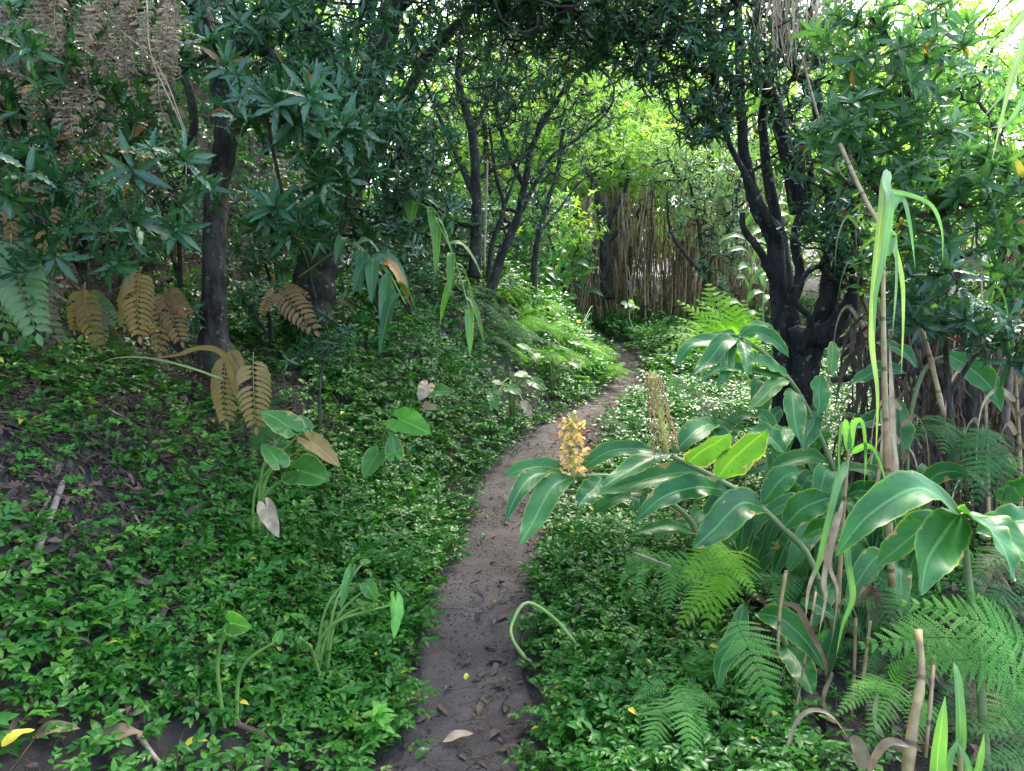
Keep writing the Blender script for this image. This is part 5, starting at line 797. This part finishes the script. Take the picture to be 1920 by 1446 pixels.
blade('brown blade drooping from the broken cane stub', [(1465, 1130, 2.35), (1495, 1140, 2.33), (1520, 1190, 2.32), (1545, 1240, 2.3), (1548, 1300, 2.3)], .022, 'dead')
blade('broad brown blade hanging beside the thin cane stubs', [(1600, 1380, 2.1), (1612, 1420, 2.08), (1618, 1480, 2.05)], .05, 'dead', tw=.3)
for k, (u, v) in enumerate([(1645, 1300), (1530, 1380), (1690, 1200), (1400, 1380), (1560, 1260)]):
    blade(('dry blade leaning on the thick stump', 'dry blade flat under the drooping fern', 'dry blade behind the toothed ferns', 'dry blade at the foot of the pale drooping fern', 'dry blade across the gap left of the cane stubs')[k], [(u, v, 2.3), (u + RN.uniform(-30, 30), v + 60, 2.28), (u + RN.uniform(-60, 60), v + 130, 2.3)], .02, ('straw', 'dead', 'litter', 'litter', 'dead')[k])
# far wall of dry canes
def cane_tpl(seed, dk=0):
    h = 3.2; P = crom([(0, 0, -.1), (.03, 0, 1.1), (-.04, .05, 2.2), (.12 * (seed - 1), 0, h)], 20); mb = MB(); tube(mb, P, np.linspace(.021, .012, 20), 5, .3 * seed); lf = MB()
    for k in range(22):
        q = RN.integers(3, 19); a = RN.uniform(0, 6.28); d = A([math.cos(a), math.sin(a), 0]); b0 = P[q]; l_ = RN.uniform(.3, .7); ribbon(lf, [b0, b0 + d * .08 + A([0, 0, .08]), b0 + d * .14 - A([0, 0, l_ * .5]), b0 + d * .13 - A([0, 0, l_])], d, .03, prof_strap, 7, 1, .2, .1)
    root = empty('dry_cane', (0, 0, 0), 'tall dry tan cane in the wall of dead canes at the end of the path', 'cane', 'dry canes at the end of the path')
    mb.build('stem', MT['canem' if seed != 2 and not dk else 'caned'], root); lf.build('dry_leaves', MT['deadd' if dk else ('litter', 'dead', 'straw')[seed]], root); return root
CT = [cane_tpl(k) for k in range(3)]
for k in range(190):
    o = CT[k] if k < 3 else copy_tree(CT[k % 3]); u = RN.uniform(1075, 1450); d = RN.uniform(15.5, 19.5); p = at(u, 560, d); put(o, p[0], p[1], float(hgt(p[0], p[1])), RN.uniform(.5, 1.1), RN.uniform(0, 6.28)); o.rotation_euler = (RN.normal() * .08, RN.normal() * .1, RN.uniform(0, 6.28))
CD = [cane_tpl(k, 1) for k in range(3)]; CT2 = CD[0]
for ob in [CT2]: put(ob, 3.2, 5.2, float(hgt(3.2, 5.2)), .75, 1.)
for k in range(80):
    o = CD[k] if k < 3 else copy_tree(CD[k % 3]); u = RN.uniform(1690, 2080); d = RN.uniform(4.8, 6.6); p = at(u, 700, d); put(o, p[0], p[1], float(hgt(p[0], p[1])), RN.uniform(.35, .7), 0); o.rotation_euler = (RN.normal() * .16, RN.normal() * .18, RN.uniform(0, 6.28))
    o['label'] = 'dry cane in the dark thatch behind the right-hand ferns'; o['group'] = 'dry canes in the right-hand thatch'
# straw thatch hanging at the top right, draped over the tree
th = MB()
for k in range(150):
    u = RN.uniform(1425, 1600); v = RN.uniform(-60, 20); d = 4.9 + RN.normal() * .12; L = RN.uniform(60, 190) * (1 - abs(u - 1500) / 260); b0 = at(u, v, d); e = at(u + RN.normal() * 14, v + L, d - .05)
    ribbon(th, [b0, b0 * .5 + e * .5 + RN.normal(size=3) * .03, e], (RN.normal() * .5, -1, 0), RN.uniform(.006, .018), prof_strap, 8, 1, .1, .1)
tag(th.build('hanging_straw', MT['straw'], None, loc=tuple(at(1510, -60, 4.9))), 'bunch of pale dead grass blades hanging from the many-stemmed tree at the top', 'dead grass')
for k, (pts, r) in enumerate([([(1480, 20, 4.9), (1500, 90, 4.85), (1520, 170, 4.8), (1540, 240, 4.8)], .009), ([(1590, 10, 4.9), (1575, 80, 4.9), (1565, 130, 4.9)], .008)]): cane(('golden cane slanting down from the hanging straw', 'short golden cane right of the hanging straw')[k], pts, r)
tw_ = MB()
for k in range(700):
    u = RN.uniform(1590, 2020); v = RN.uniform(560, 900); d = 4.4 + RN.normal() * .25; b0 = at(u, v, d); L = RN.uniform(.2, .5); e = b0 + A([RN.normal() * .07, RN.normal() * .05, -L])
    ribbon(tw_, [b0, b0 * .5 + e * .5 + RN.normal(size=3) * .04, e], (RN.normal() * .6, -1, 0), RN.uniform(.008, .03), prof_strap, 7, 1, .2, .15, 2, twist=RN.normal())
tag(tw_.build('dead_thatch', MT['litter'], None, loc=tuple(at(1800, 700, 4.4))), 'brown shredded dead blades filling the shaded hollow behind the right-hand ferns', 'dead grass', kind='stuff')
# hanging woody vines under the canopy
for k, (pts, lab) in enumerate([([(930, 10, 4.9), (945, 40, 4.9), (985, 60, 4.9), (1040, 30, 4.9), (1100, 0, 4.9)], 'sagging bare vine under the canopy top centre'), ([(1010, 0, 4.7), (1050, 12, 4.7), (1110, 5, 4.7), (1150, -20, 4.7)], 'thin grey looping twig at the top edge'), ([(840, 130, 6), (860, 155, 6), (880, 165, 6), (925, 160, 6)], 'short curved vine in front of the dark branches'),
                                ([(930, 20, 5.5), (935, 50, 5.5), (960, 70, 5.5), (1000, 90, 5.5), (1060, 80, 5.5)], 'pale curved twig crossing the canopy centre')]): bent('vine', lab, pts, [.008, .007, .006], 'barkg', 'vine')
for (pts, lab) in [([(275, 0, 3.), (285, 110, 2.95), (345, 250, 2.9), (348, 350, 2.9)], 'thin straw stem hanging through the dead fern clump'), ([(155, 0, 3.1), (230, 60, 3.), (300, 130, 2.95), (345, 240, 2.9)], 'slanting dry stem across the dead fern clump')]: bent('straw_stalk', lab, pts, [.003, .0025, .0022], 'straw', 'dry stem')
# ------------------------------------------------------------------ sticks on the ground
def gstick(label, pts, r, mat, n=20, name='stick'):
    P = A([G(u, v) for u, v in pts]) + A([0, 0, r * .8 + .03]); mb = MB(); Pn = crom(P, n); R = np.interp(np.linspace(0, 1, n), [0, 1], [r, r * .7]); tube(mb, Pn, R, 8, RN.random(), wob=.07); return tag(mb.build(name, MT[mat], None, loc=tuple(P[0])), label, 'stick')
gstick('long grey dead cane lying down the left edge', [(120, 925), (70, 1060), (30, 1160), (0, 1240), (-30, 1330)], .013, 'greyc'); gstick('thick dark stick lying diagonally through the ground cover at the bottom left', [(278, 1300), (380, 1352), (480, 1395), (600, 1450)], .013, 'deadd')
gstick('thin tan cane piece lying on the left ground cover', [(250, 975), (285, 1040), (325, 1100)], .005, 'straw'); gstick('short tan stick poking out below the dark stick', [(262, 1400), (290, 1440), (310, 1460)], .008, 'straw'); gstick('reddish stick on the bank beside the small shrub', [(620, 745), (640, 775)], .01, 'dead')
gstick('slim dry stalk lying beside the grey dead cane', [(95, 950), (60, 1010), (10, 1110)], .006, 'greyc'); gstick('dry stalk on the litter below the tan holly ferns', [(185, 765), (215, 785), (245, 800)], .004, 'straw')
# drooping dead strap leaf near olive holly fern
b_ = empty('grass_clump', at(445, 745, 3.5), 'faded strap leaf bent over in front of the straight trunk', 'grass leaf')
mb = MB(); ribbon(mb, [at(445, 745, 3.45), at(435, 700, 3.45), at(415, 660, 3.4), at(375, 652, 3.4), at(330, 666, 3.4), at(275, 672, 3.4)], (0, -.7, .7), .032, prof_strap, 22, 2, .4); mb.build('leaf', MT['hollyy'], b_)
mb = MB(); ribbon(mb, [at(420, 712, 3.5), at(350, 688, 3.45), at(280, 672, 3.4), at(215, 672, 3.4), at(175, 690, 3.4)], (0, -.7, .7), .012, prof_strap, 20, 2, .4); mb.build('leaf', MT['reedy'], b_)
# nettle-like herbs
def herb(label, u, v, h, n, L, mat='nettle', group=None, W=.5):
    b0 = G(u, v) - A([0, 0, .01]); root = empty('herb', b0, label, 'herb', group); mb = MB(); top = b0 + A([RN.normal() * .02, RN.normal() * .02, h]); tube(mb, [b0, (b0 + top) / 2 + RN.normal(size=3) * .01, top], [.003, .002], 6, .3, n=6); mb.build('stem', MT['stem'], root); lf = MB()
    for k in range(n):
        f = .35 + .65 * (k + 1) / n; a = k * 2.4; l_ = L * (1.1 - .55 * f) * RN.uniform(.9, 1.1); d = A([math.cos(a), math.sin(a), .35 * f]); tleaf(l_, W, .35, lambda t: prof_ovate(t) * (1 + .1 * np.sign(np.sin(40 * t))), 14, 2, .25, .03, 6, None, lf, b0 + (top - b0) * f, d, (0, 0, 1))
    lf.build('leaves', MT[mat], root); return root
herb('bright green toothed-leaf herb on the left edge of the path at the bottom', 700, 1405, .17, 16, .10); herb('small trailing bright herb below the toothed-leaf one', 668, 1440, .08, 9, .06); herb('yellow-green seedling with pointed leaves in the left ground cover', 125, 1085, .08, 8, .07, 'cover2'); herb('small herb by the path under the arum clump', 745, 1330, .07, 9, .06, 'arum')
herb('pale toothed herb hugging the right ground cover before the ferns', 1300, 1290, .08, 9, .06, 'cover2'); herb('low bright seedling right of the arched stalk', 1085, 1215, .07, 6, .09, 'nettle'); herb('small upright herb in the ground cover at the bottom right of the path', 1010, 1440, .10, 9, .07, 'arum')
# ------------------------------------------------------------------ ground cover and litter
def sprig(n, L, st):
    mb = MB(); P = crom([(0, 0, -.02), (.3 * st, 0, .02), (st * .7, 0, .028), (st, 0, .034)], n + 1)
    tube(mb, P, np.linspace(.0016, .0009, n + 1), 3, .2)
    for i in range(n):
        a = (1 if i % 2 else -1) * RN.uniform(.5, 1.2) * (1 - .6 * i / n); d = A([math.cos(a), math.sin(a), RN.uniform(-.05, .45)]); tleaf(L * (1 - .25 * i / n) * RN.uniform(.8, 1.15), .54, RN.uniform(.1, .4), prof_ovate, 4, 2, .35, 0, 5, RN.random(), mb, P[i + 1], d, A([0, 0, 1]) + RN.normal(size=3) * .25)
    return mb.cat()
SPR = [sprig(6, .046, .08) for _ in range(6)]; SPF = [sprig(4, .05, .07) for _ in range(3)]
def scatter(n, x0, x1, y0, y1, dens):
    x = RN.uniform(x0, x1, n); y = RN.uniform(y0, y1, n); f = dens(x, y); k = RN.random(n) < f; return x[k], y[k]
def vis(x, y):    # keep to what the camera (or one a step to the side) could see
    return (np.abs(x) < y * .78 + 1.1)
def litterzone(x, y):
    s = pl(y) - x; return sst(.85, 1.45, s + .3 * noise(x, y, 1.5, 1)) * (1 - sst(4.4, 5.6, y)) * sst(1.6, 2.6, y + .4 * noise(x, y, 2, 0))
def d_left(x, y):
    s = pl(y) - x; e = s + .06 * noise(x, y, 9, 2) + .04 * noise(x, y, 3, 1); f = sst(-.07, .05, e) * (1 - .7 * litterzone(x, y)) * (.3 + .7 * sst(-.7, .0, noise(x, y, 2.9, 3) + .1)); return f * vis(x, y) * (s < 4.2)
def d_right(x, y):
    r = x - pr(y); e = r + .07 * noise(x, y, 8, 4) + .04 * noise(x, y, 3, 1); return sst(-.05, .06, e) * vis(x, y) * (r < 6) * (1 - .9 * sst(.62, 1.05, r + .15 * noise(x, y, 4, 1)) * (1 - sst(2.7, 3.6, y))) * (1 - .5 * sst(1.4, 2.4, r)) * (.55 + .45 * sst(-.7, 0, noise(x, y, 2.6, 3)))
cov = {'cover': MB(), 'cover2': MB()}
def lay(x, y, tpl, scale, lift, mat):
    n = len(x); z = hgt(x, y) + lift * RN.random(n) ** .8 * (1 + .7 * noise(x, y, 3.1, 4)) - .005
    s = pl(y) - x; e = .02; nx_ = -(hgt(x + e, y) - hgt(x - e, y)) / (2 * e); ny_ = -(hgt(x, y + e) - hgt(x, y - e)) / (2 * e); up = nrm(np.stack([nx_ * .8, ny_ * .8, np.ones(n)], 1) + RN.normal(size=(n, 3)) * .22)
    a = RN.uniform(0, 6.28, n); X_ = np.stack([np.cos(a), np.sin(a), RN.normal(size=n) * .2], 1); w_ = RN.integers(0, len(tpl), n); pos = np.stack([x, y, z], 1)
    for k in range(len(tpl)):
        q = w_ == k; cov[mat].inst(tpl[k], rotM(X_[q], up[q], scale * RN.uniform(.5, 1.5, q.sum())), pos[q], RN.random(q.sum()) * .97)
for (x0, x1, y0, y1, per, tp, s, lf) in [(-3.4, 3.6, .9, 3.2, 2200, SPR, .7, .09), (-4.6, 4.4, 3.2, 6, 1400, SPR, .86, .09), (-6, 6, 6, 10, 620, SPF, 1.2, .12), (-7, 8, 10, 20, 260, SPF, 1.8, .16)]:
    n = int(per * (x1 - x0) * (y1 - y0)); x, y = scatter(n, x0, x1, y0, y1, d_left); lz = noise(x, y, 1.3, 2) + 1.6 * litterzone(x, y) * (RN.random(len(x))) ; q = RN.random(len(x)) < .06 + .35 * sst(.3, 1.3, lz) + .22 * (1 - sst(2.2, 3.6, y)) * sst(-.2, .6, noise(x, y, 2.2, 4))
    lay(x[~q], y[~q], tp, s, lf, 'cover'); lay(x[q], y[q], tp, s, lf, 'cover2')
    x, y = scatter(n, x0, x1, y0, y1, d_right); q = RN.random(len(x)) < .05; lay(x[~q], y[~q], tp, s, lf * 1.3, 'cover'); lay(x[q], y[q], tp, s, lf, 'cover2')
tag(cov['cover'].build('ground_cover', MT['cover']), 'glossy dark green trailing ground cover over the bank and beside the path', 'ground cover', kind='stuff')
tag(cov['cover2'].build('ground_cover', MT['cover2']), 'paler yellow-green shoots among the trailing ground cover', 'ground cover', kind='stuff')
# litter
def ltpl(L, W, c, prof=prof_lance, n=6): mb = MB(); ribbon(mb, [(0, 0, 0), (L * .4, 0, c * .6), (L * .75, L * .1, c), (L, L * .15, c * .3)], (0, 0, 1), W, prof, n, 2, .35 + RN.random() * .4, .08, 2, 0.); return mb.cat()
LT = [ltpl(.07, .026, .01), ltpl(.10, .03, .018), ltpl(.05, .022, .012, prof_ovate)]
def twig(L): mb = MB(); tube(mb, [(0, 0, 0), (L * .5, L * .06, .004), (L, -.03 * L, .0)], [.0018, .0013], 3, .5, n=4); return mb.cat()
TW = [twig(.10), twig(.17), twig(.06)]; lit = MB(); straw = MB()
def flat(mb, x, y, tpl, lo, hi, lift, tilt=.2, sub=0):
    n = len(x); z = hgt(x, y) + lift * RN.random(n) + .004 - sub; a = RN.uniform(0, 6.28, n); e = .03; up = nrm(np.stack([-(hgt(x + e, y) - hgt(x - e, y)) / (2 * e), -(hgt(x, y + e) - hgt(x, y - e)) / (2 * e), np.ones(n)], 1) + RN.normal(size=(n, 3)) * tilt); Xd = np.stack([np.cos(a), np.sin(a), 0 * a], 1); Xd = nrm(Xd - up * np.sum(up * Xd, 1, keepdims=True)); w_ = RN.integers(0, len(tpl), n); pos = np.stack([x, y, z], 1)
    for k in range(len(tpl)):
        q = w_ == k
        if q.any(): mb.inst(tpl[k], rotM(Xd[q], up[q], RN.uniform(lo, hi, q.sum())), pos[q], RN.random(q.sum()))
x, y = scatter(42000, -4.5, .3, 1., 7.5, lambda x, y: (.12 + .88 * litterzone(x, y)) * (pl(y) - x > .0) * vis(x, y)); flat(lit, x, y, LT, .25, .8, .02, .4); x2, y2 = x[::2] + .05, y[::2] + .03; flat(straw, x2, y2, TW, .6, 1.6, .03, .2)
x, y = scatter(9000, -4.5, 6, 1.2, 12, lambda x, y: .35 * vis(x, y) * ((x < pl(y)) | (x > pr(y)))); flat(lit, x, y, LT, .3, .9, .07, .4)
edgeD = lambda x, y: (x > pl(y)) * (x < pr(y)) * (.10 + .9 * sst(.25, .9, (x - pl(y)) / (pr(y) - pl(y)) + .25 * noise(x, y, 3, 2)) * (.4 + .6 * sst(-.3, .5, noise(x, y, 4, 3))))
x, y = scatter(15000, -1.2, 2.6, 1.2, 9, lambda x, y: edgeD(x, y) * .75); flat(lit, x, y, LT, .3, 1.0, .004, .25, .004); x, y = scatter(45000, -1.2, 2.6, 1.2, 9, lambda x, y: edgeD(x, y) * .7); flat(straw, x, y, TW, .2, .8, .003, .1, .004)
x, y = scatter(6000, 0, 3, 9, 17, lambda x, y: (x > pl(y)) * (x < pr(y)) * .8); flat(straw, x, y, TW, 1, 2.2, .01, .1)
x, y = scatter(9000, .6, 4, 1.5, 6, lambda x, y: (x - pr(y) > .6) * .6); flat(straw, x[::2], y[::2], TW, .6, 1.8, .06, .4); x, y = scatter(5000, .8, 5, 1.5, 7, lambda x, y: (x - pr(y) > .6) * .7); flat(lit, x, y, LT, .7, 1.6, .1, .5)
tag(lit.build('leaf_litter', MT['litter']), 'brown dead leaves strewn over the bank and along the path', 'leaf litter', kind='stuff'); tag(straw.build('twig_litter', MT['litter']), 'fine dry twigs and stalks strewn over the soil', 'twigs', kind='stuff')
crumb = MB(); a8 = np.linspace(0, 6.28, 7)[:-1]; Vc = [(math.cos(a) * .5, math.sin(a) * .42, 0) for a in a8] + [(math.cos(a) * .3, math.sin(a) * .3, .35) for a in a8]; Qc = [[i, (i + 1) % 6, 6 + (i + 1) % 6, 6 + i] for i in range(6)] + [[6, 7, 8, 9], [6, 9, 10, 11]]
x, y = scatter(40000, -1.3, 2.6, 1.2, 9, lambda x, y: (x > pl(y) - .03) * (x < pr(y) + .03) * (.3 + .7 * sst(-.5, .6, noise(x, y, 5, 0)))); flat(crumb, x, y, [(A(Vc), A(Qc), np.full((12, 3), .5))], .003, .013, .001, .4, .008)
tag(crumb.build('soil_crumbs', MT['path'], smooth=False), 'loose crumbs of earth on the trodden path', 'soil crumbs', kind='stuff')
# named fallen leaves
def fallen(label, u, v, L, W, mat, d=None):
    p = G(u, v) + A([0, 0, .035 if mat == 'yellow' else .012]); a = RN.uniform(0, 6.28) if d is None else d; mb = MB(); X_ = A([math.cos(a), math.sin(a), .1]); ribbon(mb, [p, p + X_ * L * .5 + A([0, 0, .012]), p + X_ * L], (0, -.3, 1), W, prof_ovate if W / L > .35 else prof_lance, 12, 4, .3, .05, 2); return tag(mb.build('fallen_leaf', MT[mat], None, loc=tuple(p)), label, 'fallen leaf')
fallen('bright yellow fallen leaf in the bottom left corner', 5, 1425, .075, .035, 'yellow', .9); fallen('yellow fallen leaf near the bottom edge below the dark stick', 345, 1420, .07, .025, 'yellow', .2); fallen('half-yellow leaf on the ground cover left of the arum leaf with holes', 240, 1210, .07, .024, 'yellow', -.4)
fallen('large brown curled dead leaf left of the dark stick, near the bottom edge', 170, 1405, .13, .07, 'dead', .3); fallen('brown dead leaf beside the bright yellow one', 62, 1388, .12, .05, 'dead', .1); fallen('small green leaf lying on the path above its bend', 905, 1012, .05, .03, 'arum', 1.2)
fallen('pale torn leaf scrap on the path near the bottom', 830, 1398, .11, .035, 'straw', .3); fallen('green leaf with curled stalk on the path at the bottom edge', 780, 1428, .06, .025, 'arum', .8); fallen('pink-brown leaf at the right side of the path', 890, 1165, .06, .035, 'litter', .3); fallen('orange-brown leaf at the path edge beyond the ginger flower', 890, 928, .06, .04, 'dead', .2)
fallen('red-brown leaf on the left side of the lower path', 920, 1140, .05, .03, 'hollyb', .9); fallen('tiny yellow leaf in the middle of the lower path', 872, 1290, .03, .02, 'yellow', 1.0)
